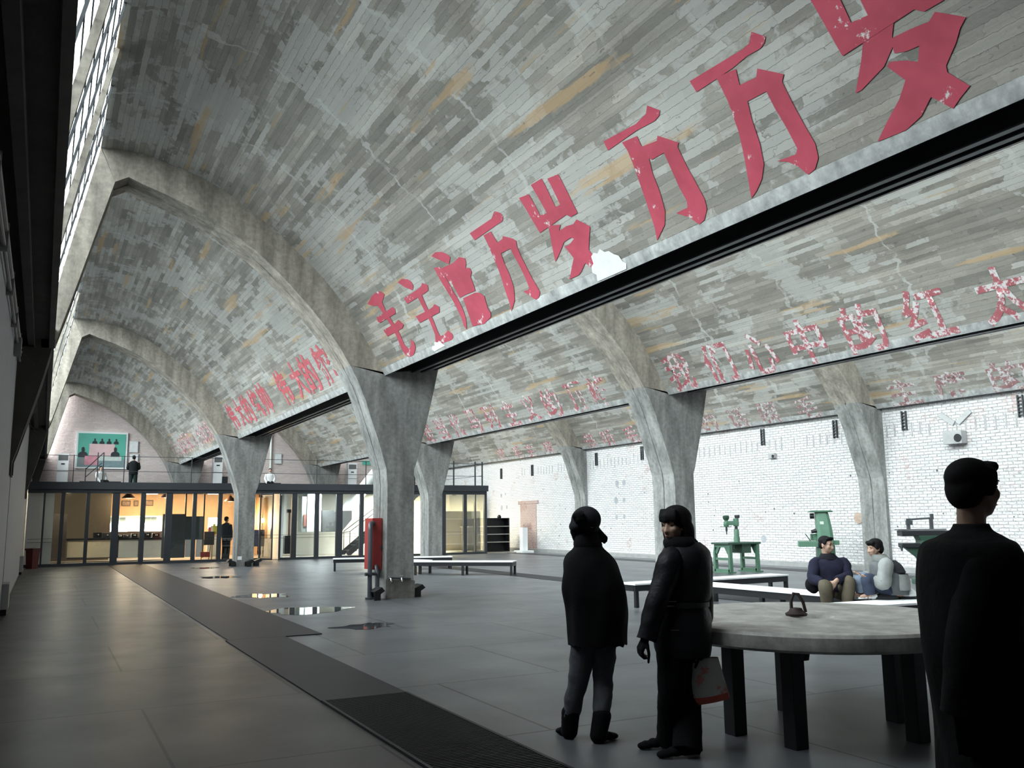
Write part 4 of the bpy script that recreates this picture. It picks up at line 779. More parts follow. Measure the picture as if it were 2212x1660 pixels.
for x0, x1 in ((213, 243), (249, 275), (305, 347)): pbox('lit_panel', x0, 1131, x1, 1149, 42.2, .06, GLOW, t)
pbox('shelf_board', 202, 1115, 350, 1118, 42.1, .38, GALW, t); pbox('shelf_base', 200, 1149, 350, 1185, 42.1, .38, BROWN, t)
for x0, x1 in ((219, 231), (233, 243), (258, 271), (311, 325), (327, 338)):
    f = pbox('door_pane', x0, 1118.5, x1, 1131, 42.25, .05, M('grey_green_pane', (.30, .36, .32), .3), t)
m = MB(); 
pbox('shelf_back', 202, 1118, 350, 1149, 42.35, .1, GALW, t)
for i, (x0, y0, x1, y1) in enumerate(((225, 1079, 237, 1094), (263, 1082, 282, 1094), (289, 1082, 299, 1094), (313, 1081, 331, 1093))):
    o = pbox('picture_frame', x0, y0, x1, y1, 42.44, .05, BROWN); tg(o, ['small picture left on the apricot cafe wall', 'wide picture under the first pendant lamp', 'narrow picture right of the first pendant lamp', 'wide picture between the two pendant lamps'][i], 'picture', 'pictures on the cafe wall')
    pbox('picture', x0+1.4, y0+1.4, x1-1.4, y1-1.4, 42.425, .02, M('brown_print', (.30, .19, .13), .6, var=.5, scale=9), o)
for i, (px, py) in enumerate(((278, 1077), (360, 1076), (497, 1084))):
    p = ony(px, py, 40.4); t = thing('pendant_lamp', ['conical pendant lamp over the middle of the cafe', 'conical pendant lamp by the dark partition', 'conical pendant lamp beside the column'][i], 'lamp', p, 'cafe pendant lamps')
    MB().lathe(p, [(.27, 0), (.27, .02), (.08, .20), (.05, .26), (0, .27)], 24).build('lamp_shade', M('dark_copper', (.13, .06, .03), .4, .6), t, smooth=40)
    MB().lathe(p+Vector((0, 0, .0)), [(0, .01), (.20, .012), (.20, .03), (0, .03)], 20).build('bulb', SHADEIN, t); MB().beam(p+Vector((0, 0, .25)), (p.x, p.y, 2.775), .012, .012).build('cord', BLACK, t)
    lamp('POINT', 'pendant_glow', p+Vector((0, 0, -.12)), 60, WARM, .1)
t = thing('dark_partition', 'dark grey-green partition screens in the middle of the cafe front', 'partition', (5.1, 37.8, 0))
pbox('panel', 350, 1111, 400, 1206, 37.8, .05, M('slate_green_panel', (.05, .065, .065), .5), t); pbox('panel', 400, 1116, 440, 1166, 37.9, .05, M('dark_teal_panel', (.03, .055, .055), .4), t); pbox('low_panel', 400, 1166, 417, 1204, 37.9, .05, GALW, t); pbox('low_panel', 423, 1166, 437, 1204, 37.9, .05, GALW, t)
for x in (400, 440): pbox('post', x-1.5, 1062, x+1.5, 1205, 37.86, .06, FR, t)
t = thing('chalkboard_easel', 'blackboard standing on a thin easel behind the glass', 'easel', ony(451, 1203, 37.3))
pbox('board', 441, 1149, 463, 1178, 37.2, .03, BLACK, t)
a = [ony(*q, 37.22) for q in ((444, 1150), (434, 1204), (460, 1150), (457, 1204))]
m = MB(); m.beam(a[0], (a[1].x, a[1].y, .03), .03, .03); m.beam(a[2], (a[3].x, a[3].y, .03), .03, .03); m.beam(a[2], (a[2].x-.05, a[2].y+.5, .03), .03, .03); m.build('leg', M('pale_wood', (.30, .24, .14), .6), t)
for i, x in enumerate((434, 444.5)):
    o = pbox('red_box', x, 1193, x+9, 1204.5, 37.0, .2, M('bright_red_box', (.42, .03, .02), .5)); tg(o, ['left one of two red boxes under the blackboard', 'right one of two red boxes under the blackboard'][i], 'box', 'red boxes under the blackboard')
t = thing('shop_display', 'brightly lit display of small goods between the blackboard and the column', 'display', ony(460, 1160, 39.5))
pbox('lit_back', 450, 1119, 471, 1142, 39.6, .05, GLOW, t); pbox('counter', 448, 1157, 474, 1204, 39.3, .4, GALW, t)
for i, (x, y, c) in enumerate(((453, 1139, (.5, .1, .12)), (458, 1136, (.75, .75, .7)), (463, 1132, (.55, .6, .1)), (467, 1136, (.5, .55, .1)), (455, 1150, (.5, .25, .1)), (464, 1150, (.7, .35, .1)))): pbox('goods', x-2.5, y, x+2.5, y+ (18 if y < 1140 else 7), 39.45, .1, M('goods_%d' % i, c, .5, var=.1), t)
t = thing('cream_curtain', 'pleated cream curtain lit from behind the column', 'curtain', ony(560, 1150, 39.3))
for x0, x1 in ((540, 566), (569, 582), (584, 601)):
    l = ony(x0, 1105, 39.3); r = ony(x1, 1105, 39.3); n = 24; P = [(l.x+(r.x-l.x)*k/n, 39.3+.05*math.sin(k*1.7)) for k in range(n+1)]
    MB().prism(P+[(x, y+.02) for x, y in P[::-1]], .8, 2.55, 'xy').build('curtain_panel', M('cream_cloth', (.75, .55, .34), .8, var=.05), t)
lamp('POINT', 'curtain_glow', ony(566, 1125, 38.9), 60, WARM, .1)
t = thing('notice_board', 'blue-grey notice board on legs right of the column', 'board', ony(558, 1200, 37.4)); pbox('board', 545, 1145, 571, 1181, 37.4, .03, M('blue_grey_felt', (.09, .10, .15), .8), t)
for x in (561, 568): pbox('leg', x-1, 1181, x+1, 1205, 37.41, .03, FR, t)
tg(pbox('white_display_panel', 603, 1062, 619, 1198, 37.6, .1, GALW), 'tall white display panel just right of the entrance', 'panel')
t = thing('floor_stand', 'dark stand with a black head and a pole left of the gallery panes', 'stand', ony(624, 1198, 36.9)); pbox('base_box', 615, 1158, 632, 1197, 36.9, .3, BLACK, t); pbox('pole', 623, 1108, 627, 1158, 37.0, .06, M('rust_brown', (.16, .09, .07), .6), t); pbox('head', 621, 1101, 631, 1108, 36.95, .2, BLACK, t)
t = thing('hanging_case', 'white hanging box with a grey glass side in the gallery', 'display case', ony(675, 1148, 38.4)); pbox('box', 664, 1060, 694, 1149, 38.4, .8, BTOP, t); pbox('glass_side', 652, 1073, 664, 1150, 38.45, .6, M('grey_glass_side', (.30, .32, .31), .2), t); pbox('reddish_figure', 656, 1112, 662, 1138, 38.42, .02, M('reddish_clay', (.28, .12, .09), .6), t)
t = thing('grey_hood', 'dark grey angular hood beside the hanging box', 'hood', ony(727, 1150, 38.6))
P = [ony(*q, 38.6) for q in ((696, 1103), (720, 1103), (727, 1110), (737, 1104), (760, 1104), (760, 1123), (738, 1149), (696, 1150))]
MB().prism([(p.x, p.z) for p in P], 38.6, 39.3).build('hood_body', M('graphite_grey', (.13, .135, .13), .6), t)
t = thing('ventilation_duct', 'thick white duct slanting up from the hood through the mezzanine', 'duct', ony(745, 1104, 38.9))
a, c = ony(741, 1112, 38.9), ony(812, 1022, 38.9)
MB().tube([a, a.lerp(c, .5), c], .255, 24).build('duct_pipe', GALW, t, smooth=40); MB().lathe((a.x, 38.9, a.z-.12), [(.0, 0), (.28, 0), (.28, .16), (0, .16)], 22).build('collar', GALW, t, smooth=40)
t = thing('staircase', 'dark open-tread stair with thin handrails behind the nearest column', 'staircase', (11.6, 38.2, 0))
for k in range(12): MB().box((11.9+k*.27, 38.0, .20+k*.22), (12.22+k*.27, 38.9, .24+k*.22)).build('tread', BLACK, t)
m = MB()
for y in (38.0, 38.9): m.beam((11.8, y, .05), (15.1, y, 2.74), .05, .22)
m.build('stringer', BLACK, t); m = MB()
for y in (38.0, 38.9):
    m.beam((11.9, y, 1.05), (14.2, y, 2.7), .03, .03)
    for k in range(4): m.beam((11.9+k*.7, y, .1+k*.57), (11.9+k*.7, y, 1.05+k*.5), .025, .025)
m.beam((11.3, 38.0, 0.03), (11.3, 38.0, .95), .03, .03); m.beam((11.3, 38.0, .95), (11.9, 38.0, 1.05), .03, .03); m.build('handrail', BLACK, t)
TAN = M('tan_cabinet_front', (.44, .36, .20), .6, var=.05)
t = thing('tan_cabinet', 'tan panelled cabinet behind the right-hand glass', 'cabinet', (16.0, 38.4, 0)); pbox('body', 962, 1105, 1003, 1190, 38.4, .5, TAN, t)
for y in (1121, 1154, 1175): pbox('pale_edge', 963, y, 1003, y+1.5, 38.37, .03, CREAM, t)
t = thing('reception_counter', 'tan counter with a black upper shelf at the right end of the pavilion', 'counter', (17.0, 38.0, 0)); pbox('black_shelf', 1006, 1121, 1048, 1137, 38.1, .4, BLACK, t); pbox('counter_body', 1006, 1140, 1048, 1190, 37.9, .5, TAN, t); pbox('counter_top', 1005, 1137, 1049, 1140, 37.8, .6, CREAM, t)
for y in (1154, 1175): pbox('pale_edge', 1006, y, 1047, y+1.5, 37.87, .03, CREAM, t)
tg(pbox('yellow_sign', 1007, 1106, 1018, 1120.8, 38.2, .03, M('olive_yellow', (.42, .40, .03), .5)), 'small olive-yellow sign on the black shelf', 'sign')
tg(pbox('wall_vent', 978, 1067, 985, 1072, 40.95, .05, DSTEEL), 'small dark vent on the cream wall', 'vent')
for x, y, z, e, c in ((10.5, 38.0, 2.6, 105, (.92, 1, 1)), (12.8, 38.6, 2.6, 95, (1, .95, .8)), (16.2, 39.0, 2.6, 330, (1, .9, .66)), (14.4, 39.4, 2.6, 120, (1, .93, .74)), (4.0, 40.8, 2.6, 75, WARM), (6.6, 40.5, 2.6, 85, WARM)):
    t = thing('ceiling_panel_light', 'flat ceiling light in the pavilion above %s' % {10.5: 'the hanging box', 12.8: 'the staircase foot', 16.2: 'the tan cabinet', 14.4: 'the staircase top', 4.0: 'the cafe counter', 6.6: 'the entrance side of the cafe'}[x], 'lamp', (x, y, z+.1), 'pavilion ceiling lights')
    MB().box((x-.3, y-.15, z+.12), (x+.3, y+.15, z+.175)).build('housing', WHITE2, t); MB().box((x-.28, y-.13, z+.11), (x+.28, y+.13, z+.12)).build('diffuser', M('lamp_diffuser', (1, 1, 1), .5, var=0, emit=(1, .95, .85), es=6), t)
    lamp('AREA', 'panel_glow', (x, y, z+.1), e, c, .5)
# ------------------------------------------------------------------ on the mezzanine
def rect(name, Y, x0, x1, z0, z1, mat, parent, dep=.02): return MB().box((x0, Y, z0), (x1, Y+dep, z1)).build(name, mat, parent)
t = thing('teal_picture', 'large white-framed picture with a teal background and dark figures on the brick end wall', 'picture', (2.4, 48.1, 4.15))
PW = ony(165, 940, 48.1); x0, x1, z0, z1 = 1.23, 3.55, 4.16, 5.98
MB().box((x0, 48.10, z0), (x1, 48.19, z1)).build('frame', BTOP, t, bevel=.01)
rect('picture_ground', 48.085, x0+.09, x1-.09, z0+.09, z1-.09, M('teal_print', (.10, .42, .33), .4, var=.12, scale=1.2), t)
def figure(cx, zb, s, seated=False):
    P = [(cx-.13*s, zb), (cx-.13*s, zb+.10*s), (cx-.09*s, zb+.15*s), (cx-.035*s, zb+.17*s), (cx-.045*s, zb+.22*s), (cx-.04*s, zb+.29*s), (cx, zb+.32*s), (cx+.04*s, zb+.29*s), (cx+.045*s, zb+.22*s), (cx+.035*s, zb+.17*s), (cx+.09*s, zb+.15*s), (cx+.13*s, zb+.10*s), (cx+.13*s, zb)]
    MB().prism(P, 48.072, 48.078).build('painted_figure', M('print_black', (.02, .025, .03), .5, var=.1), t)
rect('painted_floor', 48.08, x0+.09, x1-.09, z0+.09, z0+.48, M('print_grey_blue', (.18, .26, .28), .5), t, .004)
rect('painted_table', 48.078, x0+.60, x1-.58, z0+.62, z0+1.22, M('print_pinkish_white', (.66, .46, .47), .5, var=.2, scale=2), t, .004)
rect('painted_bench', 48.075, x0+.52, x1-.25, z0+.40, z0+.64, M('print_pale_green', (.50, .56, .53), .5), t, .004)
for k in range(4): figure(x0+.83+k*.32, z0+1.22, .85)
figure(x0+.33, z0+.55, 1.6); figure(x1-.55, z0+.60, 1.5)
rect('painted_trousers', 48.073, x0+.20, x0+.42, z0+.2, z0+.56, M('print_grey', (.22, .24, .25), .5), t, .004)
rect('painted_drape', 48.07, x0+.42, x0+1.0, z0+.18, z0+.62, M('print_pink', (.58, .25, .30), .5, var=.3, scale=4), t, .004)
for i, (px0, py0, px1, py1, lab) in enumerate(((279, 953, 299, 978.5, 'small white framed sheet right of the teal picture'), (279, 981, 299, 1006, 'small white sheet behind the standing man on the mezzanine'), (593, 980, 609, 1003, 'small white framed sheet on the end wall of the middle bay'))):
    o = pbox('framed_sheet', px0, py0, px1, py1, 48.14, .05, M('frame_grey', (.45, .44, .42), .6)); tg(o, lab, 'picture', 'framed sheets on the end wall'); pbox('sheet', px0+1.2, py0+1.2, px1-1.2, py1-1.2, 48.125, .02, M('sheet_white', (.70, .71, .73), .7), o)
for i, (px0, px1, px2, lab) in enumerate(((123, 148, 980, 'floor-standing white air conditioner left of the teal picture'), (461, 481, 985, 'floor-standing white air conditioner in the middle bay behind the column'), (752, 771, 1001, 'floor-standing white air conditioner near the white duct'))):
    l = ony(px0, 1010, 47.3); r = ony(px1, 1010, 47.3); zt = ony(px0, px2, 47.3).z
    t = thing('air_conditioner', lab, 'air conditioner', ((l.x+r.x)/2, 47.5, 2.97), 'floor-standing air conditioners')
    MB().box((l.x, 47.3, 2.97), (r.x, 47.8, zt)).build('cabinet', BTOP, t, bevel=.02); MB().box((l.x+.04, 47.285, zt-.32), (r.x-.04, 47.3, zt-.07)).build('grille', M('grille_grey', (.12, .12, .12), .6), t); MB().box(((l.x+r.x)/2-.08, 47.285, zt-.52), ((l.x+r.x)/2+.08, 47.3, zt-.46)).build('badge', BLACK, t)
    MB().box((l.x+.01, 47.29, zt-.85), (r.x-.01, 47.3, zt-.835)).build('panel_seam', BLACK, t)
for px0, px1, py, lab in ((172, 262, 1037, 'long black bench on the mezzanine before the teal picture'), (556, 607, 1038, 'black bench on the mezzanine where the person in white sits')):
    l = ony(px0, py, 45.8); r = ony(px1, py, 45.8); t = thing('mezzanine_bench', lab, 'bench', ((l.x+r.x)/2, 46, 2.97), 'black mezzanine benches')
    MB().box((l.x, 45.8, 3.36), (r.x, 46.3, 3.45)).build('seat', BLACK, t)
    for x in (l.x+.1, r.x-.1): MB().box((x-.06, 45.85, 2.97), (x+.06, 46.25, 3.36)).build('leg', BLACK, t)
t = thing('white_drainpipe', 'thin white downpipe on the end wall beside the column', 'pipe', (10.6, 48.1, 3)); p = ony(586, 960, 48.1); MB().tube([(p.x, 48.12, 2.97), (p.x, 48.12, 6.7)], .05, 10).build('pipe', GALW, t)
o = pbox('teal_print', 783, 996, 806, 1005, 48.13, .05, MATS['teal_print']); tg(o, 'teal picture half hidden behind the nearest column', 'picture')
o = pbox('dark_speaker_box', 480, 1030, 492, 1045, 47.2, .4, BLACK); tg(o, 'small dark box beside the middle air conditioner', 'box')
# ------------------------------------------------------------------ people
SKIN = M('skin', (.40, .25, .18), .55, var=.06, scale=8); SKIND = M('shaded_skin_tone', (.33, .20, .145), .55, var=.06)
HAIR = M('black_hair', (.008, .007, .008), .75, var=.2, scale=40, spec=.15)
def cloth(name, col, rough=.9, var=.18, scale=14, bump=.5, bs=26): return M(name, col, rough, var=var, scale=scale, bump=bump, bscale=bs, spec=.15)
KNIT = cloth('black_knit', (.006, .006, .007), bs=140); COATB = cloth('black_quilted_coat', (.011, .011, .014), .45); JEAN = cloth('washed_black_denim', (.085, .088, .10)); BLK = cloth('black_trousers', (.006, .006, .007)); SUEDE = cloth('black_suede', (.005, .005, .006)); FELT = cloth('charcoal_felt', (.020, .020, .024))
NAVY = cloth('navy_jacket', (.016, .016, .032)); KHAKI = cloth('olive_khaki', (.10, .085, .06)); GREYJ = cloth('light_grey_jacket', (.26, .27, .26)); DGREY = cloth('dark_grey_yoke', (.035, .036, .04)); MGREY = cloth('mid_grey_panel', (.12, .125, .13)); BJEAN = cloth('pale_blue_jeans', (.16, .20, .26)); BJEAN2 = cloth('dark_blue_jeans', (.04, .05, .08)); WSHOE = M('white_shoe', (.7, .7, .7), .5); WSHIRT = cloth('white_shirt', (.62, .62, .62))
LIP = M('lips', (.28, .11, .10), .5); EYEW = M('eye_dark', (.015, .012, .012), .2)
_US = {}
def unit_sphere(n):
    if n not in _US:
        m = max(5, n*2//3); V = [Vector((0, 0, -1))]
        for i in range(1, m):
            t = math.pi*i/m-math.pi/2
            V += [Vector((math.cos(t)*math.cos(2*math.pi*j/n), math.cos(t)*math.sin(2*math.pi*j/n), math.sin(t))) for j in range(n)]
        V.append(Vector((0, 0, 1))); F = []
        for j in range(n):
            F.append((0, 1+(j+1) % n, 1+j)); F.append((len(V)-1, 1+(m-2)*n+j, 1+(m-2)*n+(j+1) % n))
            for i in range(m-2): F.append((1+i*n+j, 1+i*n+(j+1) % n, 1+(i+1)*n+(j+1) % n, 1+(i+1)*n+j))
        _US[n] = (V, F)
    return _US[n]
class Blob:
    """overlapping round masses fused by a voxel remesh into one smooth skin"""
    def __init__(s): s.v = []; s.f = []
    def ball(s, c, r, frame=None, seg=14):
        r = Vector(r) if hasattr(r, '__len__') else Vector((r, r, r)); c = Vector(c); k = len(s.v)
        U, Fs = unit_sphere(seg)
        s.v += [c+(frame @ Vector((u.x*r.x, u.y*r.y, u.z*r.z)) if frame else Vector((u.x*r.x, u.y*r.y, u.z*r.z))) for u in U]
        s.f += [tuple(i+k for i in f) for f in Fs]
        return s
    def limb(s, pts, rad, frame=None, step=.45):
        pts = [Vector(p) for p in pts]
        for (a, ra), (b, rb) in zip(zip(pts, rad), zip(pts[1:], rad[1:])):
            L = (b-a).length; rr = lambda r: r if not hasattr(r, '__len__') else min(r)
            n = max(1, int(L/(step*min(rr(ra), rr(rb)))))
            n = min(n, 40)
            for k in range(n+1):
                t = k/n
                q = [x+(y-x)*t for x, y in zip(ra, rb)] if hasattr(ra, '__len__') else ra+(rb-ra)*t
                s.ball(a.lerp(b, t), q, frame, 12 if rr(ra) > .015 else 8)
        return s
    def build(s, name, mat, parent=None, voxel=.012, smooth=3, label=None):
        me = bpy.data.meshes.new(name); me.from_pydata(s.v, [], s.f)
        o = bpy.data.objects.new(name, me)
        r = o.modifiers.new('r', 'REMESH'); r.mode = 'VOXEL'; r.voxel_size = voxel; r.use_smooth_shade = True
        if smooth: q = o.modifiers.new('s', 'SMOOTH'); q.iterations = smooth; q.factor = .5
        m2 = evaluated(o)
        bpy.data.objects.remove(o); bpy.data.meshes.remove(me); m2.name = name
        for p in m2.polygons: p.use_smooth = True
        m2.materials.clear(); m2.materials.append(mat)
        o = bpy.data.objects.new(name, m2); COL.objects.link(o); settle(o)
        if parent: attach(o, parent)
        if label: o['label'] = label
        return o
UP = Vector((0, 0, 1))
def frame(fwd, up=UP):                       # columns: right, forward, up
    f = Vector(fwd).normalized(); r = f.cross(up).normalized(); u = r.cross(f)
    return Matrix((r, f, u)).transposed()
def head(B, c, F, s=1.0, neck=None, nr=.052):
    """skull, jaw, brow, nose, mouth, cheeks and ears about the point c, F = frame"""
    P = lambda x, y, z: c+F @ Vector((x*s, y*s, z*s))
    B.ball(P(0, -.012, .035), (.074*s, .092*s, .085*s), F, 18); B.ball(P(0, .022, -.03), (.060*s, .066*s, .078*s), F, 16); B.ball(P(0, .050, -.083), (.030*s, .026*s, .022*s), F, 12)
    for q in (-1, 1): B.ball(P(q*.036, .060, -.018), (.026*s, .024*s, .028*s), F, 10); B.ball(P(q*.074, -.005, -.005), (.010*s, .020*s, .031*s), F, 10); B.ball(P(q*.030, .077, .026), (.024*s, .012*s, .010*s), F, 10)
    B.limb([P(0, .082, .018), P(0, .096, -.020), P(0, .101, -.030)], [.009*s, .011*s, .014*s]); B.ball(P(.012, .090, -.032), .010*s); B.ball(P(-.012, .090, -.032), .010*s)
    B.ball(P(0, .082, -.056), (.024*s, .010*s, .008*s), F, 10); B.ball(P(0, .080, -.067), (.021*s, .010*s, .008*s), F, 10)
    if neck is not None: B.limb([P(0, -.02, -.06), neck], [nr*s, nr*1.08*s])
def face_parts(parent, c, F, s=1.0):
    P = lambda x, y, z: c+F @ Vector((x*s, y*s, z*s))
    for q in (-1, 1):
        m = MB(); m.rings([[P(q*.031+.013*math.cos(a)*k, .0835-.006*(k > .5)-.004*abs(math.cos(a)), .008+.0055*math.sin(a)*k) for a in [i*math.pi/5 for i in range(10)]] for k in (1, .35)]); m.build('eye', EYEW, parent)
        m = MB(); m.tube([P(q*.014, .0885, .028), P(q*.030, .0895, .034), P(q*.048, .079, .030)], [.0028*s, .0035*s, .0018*s], 6); m.build('eyebrow', HAIR, parent)
    m = MB(); m.tube([P(-.023, .083, -.060), P(0, .0925, -.0600), P(.023, .083, -.060)], [.002*s, .0045*s, .002*s], 8); m.build('lips', LIP, parent)
def hand(B, wrist, d, palm_n, s=1.0, curl=.5, side=1):
    """palm, four unequal curled fingers and a thumb from its side; d = direction of the hand, palm_n = palm facing"""
    d = Vector(d).normalized(); n = (Vector(palm_n)-d*Vector(palm_n).dot(d)).normalized(); a = d.cross(n)*side
    w = Vector(wrist); B.limb([w-d*.02*s, w+d*.02*s], [.026*s, .028*s])
    for k in (-1.5, -.5, .5, 1.5): B.limb([w+d*.015*s+a*k*.011*s, w+d*.082*s+a*k*.019*s], [.016*s, .0125*s])
    for k, L in ((-1.5, .062), (-.5, .076), (.5, .080), (1.5, .070)):
        p = w+d*.085*s+a*k*.0195*s; pts = [p]; ang = 0
        for j, f in enumerate((.42, .32, .26)):
            ang += curl*(.55 if j == 0 else .8); p = p+(d*math.cos(ang)+n*math.sin(ang))*L*f*s*1.05; pts.append(p)
        B.limb(pts, [.0098*s, .0092*s, .0085*s, .0072*s])
    t0 = w+d*.025*s+a*1.7*.012*s
    B.limb([t0, t0+(d*.6+a*.75+n*.2)*.038*s, t0+(d*.95+a*.75+n*.45)*.062*s, t0+(d*1.3+a*.55+n*.6)*.080*s], [.0145*s, .0122*s, .0105*s, .0085*s])
def loft(rows, name, mat, parent, n=40, wr=.008, fr=5, label=None, seed=0, A=None, thick=.008, cap=True, fringe=0):
    """cloth tube through rows of (centre, half width, half depth); A = (width axis, depth axis)"""
    ax, ay = A; rows2 = []
    C = cr([r[0] for r in rows], 5); Wd = cr([Vector((r[1], r[2], 0)) for r in rows], 5)
    rg = []
    for i, (c, w) in enumerate(zip(C, Wd)):
        ring = []
        for j in range(n):
            t = 2*math.pi*j/n; q = c+ax*(w.x*math.cos(t))+ay*(w.y*math.sin(t))
            k = noise.noise(Vector((q.x*fr*2+seed, q.y*fr*2, q.z*fr)))*wr
            ring.append(q+(ax*math.cos(t)+ay*math.sin(t))*k)
        rg.append(ring)
    if fringe: rg[-1] = [v-UP*fringe*(.3+random.random()) for v in rg[-1]]
    m = MB(); m.rings(rg, cap); return finish_l(m, name, mat, parent, label)
def finish_l(m, name, mat, parent, label=None):
    o = m.build(name, mat, parent, smooth=70)
    if label: o['label'] = label
    return o
def sleeve(pts, rad, name, mat, parent, n=16, wr=.006, seed=0, label=None):
    P = cr(pts, 5); Rr = [v.x for v in cr([Vector((r, 0, 0)) for r in rad], 5)]
    m = MB(); m.tube(P, Rr, n)
    for v in m.v: v += (v-EYE).normalized()*0+Vector((noise.noise(v*16+Vector((seed, 0, 0))), noise.noise(v*16+Vector((0, seed, 5))), noise.noise(v*16)))*wr
    return finish_l(m, name, mat, parent, label)
def shoe(toe, heel, name, mat, parent, h=.085, w=.043, shaft=None, sr=.055, sole=None):
    toe, heel = Vector(toe), Vector(heel); d = (toe-heel).normalized(); L = (toe-heel).length; B = Blob(); a = UP.cross(d)
    F = Matrix((a, d, UP)).transposed()
    for t, ww, hh in ((.10, .82, .95), (.25, .80, 1), (.45, .88, .80), (.65, 1.02, .60), (.82, 1.0, .48), (.92, .78, .40)): B.ball(heel+d*L*t+UP*(h*hh*.5), (w*ww, L*.13, h*hh*.5), F, 12)
    if shaft: B.limb([heel+d*L*.22+UP*.05, Vector(shaft)], [sr*.9, sr])
    o = B.build(name, mat, parent, .008, 2)
    if sole:
        m = MB(); m.rings([[heel+d*(L*.5)+d*(L*.49*math.cos(t))+a*(w*.95*math.sin(t))+UP*z for t in [i*math.pi/8 for i in range(16)]] for z in (.001, .016)]); m.build('sole', sole, o)
    return o
RX = Vector((math.cos(YAW), -math.sin(YAW), 0)); FX = Vector((math.sin(YAW), math.cos(YAW), 0))   # right and away, seen from the doorway where one stands
def ah(x, y, h):                             # the point on a sight line at horizontal distance h
    q = ray(x, y); return EYE+q*(h/q.dot(FX))
def rw(d):
    def f(x, y, hw, hd, dd=0):
        q = ah(x, y, d+dd); return (q, hw*(q-EYE).dot(CF)/FPX, hd)
    return f
# ---- woman in the beret, seen from behind
d = 6.37; c = lambda x, y, dd=0: ah(x, y, d+dd)
f1, f2 = onz(1227, 1594), onz(1299, 1604); f1.z = f2.z = 0
B = Blob(); Fh = frame(FX*.9-RX*.42+UP*.12)
hc = c(1264, 1140); head(B, hc, Fh, 1.0, c(1270, 1188))
B.limb([c(1272, 1215), c(1280, 1290), c(1282, 1370)], [(.15, .09, .09), (.125, .085, .09), (.15, .10, .10)], frame(FX))
shL, shR = c(1242, 1215), c(1304, 1216)
B.limb([c(1272, 1205), shL], [.06, .055]); B.limb([c(1272, 1205), shR], [.06, .055])
elL, elR = c(1240, 1300, .0), c(1332, 1280, .04); wrL, wrR = c(1268, 1300, .12), c(1302, 1292, .12)
B.limb([shL, elL, wrL], [.05, .042, .028]); B.limb([shR, elR, wrR], [.05, .042, .028])
hand(B, wrL, RX+FX*.1, -FX-UP*.2, .95, .7, 1); hand(B, wrR, -RX+UP*.1, -FX, .95, .7, -1)
hpL, hpR = c(1262, 1385), c(1303, 1385); knL, knR = c(1247, 1480, .03), c(1303, 1478, .03); anL, anR = f1+UP*.09-FX*.02, f2+UP*.09-FX*.02
B.limb([hpL, knL, anL], [.075, .045, .032]); B.limb([hpR, knR, anR], [.075, .045, .032])
w1 = B.build('person', SKIN, None, .011, 3); tag(w1, 'person in a dark beret, black fringed shawl and grey jeans standing with back turned', 'person')
P = rw(d); A = (RX, FX)
loft([P(1270, 1170, 26, .085), P(1271, 1185, 33, .10), P(1271, 1199, 48, .115), P(1273, 1215, 58, .135), P(1277, 1240, 62, .155), P(1284, 1275, 68, .175), P(1288, 1310, 67, .175), P(1290, 1350, 66, .165), P(1292, 1388, 65, .16)], 'shawl', KNIT, w1, n=64, wr=.018, fr=5, A=A, fringe=.02, label='black knitted shawl')
loft([P(1270, 1140, 20, .07), P(1268, 1160, 27, .09), P(1270, 1178, 31, .10), P(1271, 1190, 27, .09)], 'scarf', KNIT, w1, wr=.008, A=A)
Bb = Blob(); bc = c(1266, 1124); Fb = frame(FX, (UP-RX*.15).normalized())
Bb.ball(bc, (.108, .115, .098), Fb, 20); Bb.ball(bc+UP*-.035-RX*.02, (.105, .112, .06), Fb, 20); o = Bb.build('beret', FELT, w1, .009, 3)
Bp = Blob(); pc = c(1250, 1118, -.12)
for k in range(16): q = Vector((random.gauss(0, 1), random.gauss(0, 1), random.gauss(0, 1))).normalized(); Bp.ball(pc+q*.032, .02)
Bp.ball(pc, .042); Bp.build('pompom', KNIT, w1, .006, 1)
Bh = Blob(); Bh.ball(c(1266, 1142), (.096, .098, .068), Fb)
Bh.limb([c(1285, 1145), c(1297, 1155), c(1308, 1163), c(1310, 1170)], [.035, .026, .018, .008]); Bh.limb([c(1290, 1150), c(1300, 1164), c(1306, 1174)], [.03, .02, .008]); Bh.limb([c(1280, 1152), c(1296, 1170)], [.03, .012]); Bh.limb([c(1240, 1148), c(1243, 1165)], [.03, .02]); Bh.build('hair', HAIR, w1, .007, 2)
for hp, kn, an, s, k in ((hpL, knL, anL, 1, 1), (hpR, knR, anR, 1, 2)):
    sleeve([hp+UP*.06, hp, hp.lerp(kn, .5), kn, kn.lerp(an, .4), an.lerp(kn, .2)], [.095, .095, .082, .068, .066, .054], 'trouser_leg', JEAN, w1, 18, .012, k)
for f, k in ((f1, 1), (f2, 2)):
    dx = (FX*.9-RX*.3) if k == 1 else (FX*.55+RX*.55)
    shoe(f+dx.normalized()*.15, f-dx.normalized()*.08, 'boot', SUEDE, w1, .10, .052, (anL if k == 1 else anR).lerp(knL if k == 1 else knR, .28), .066)
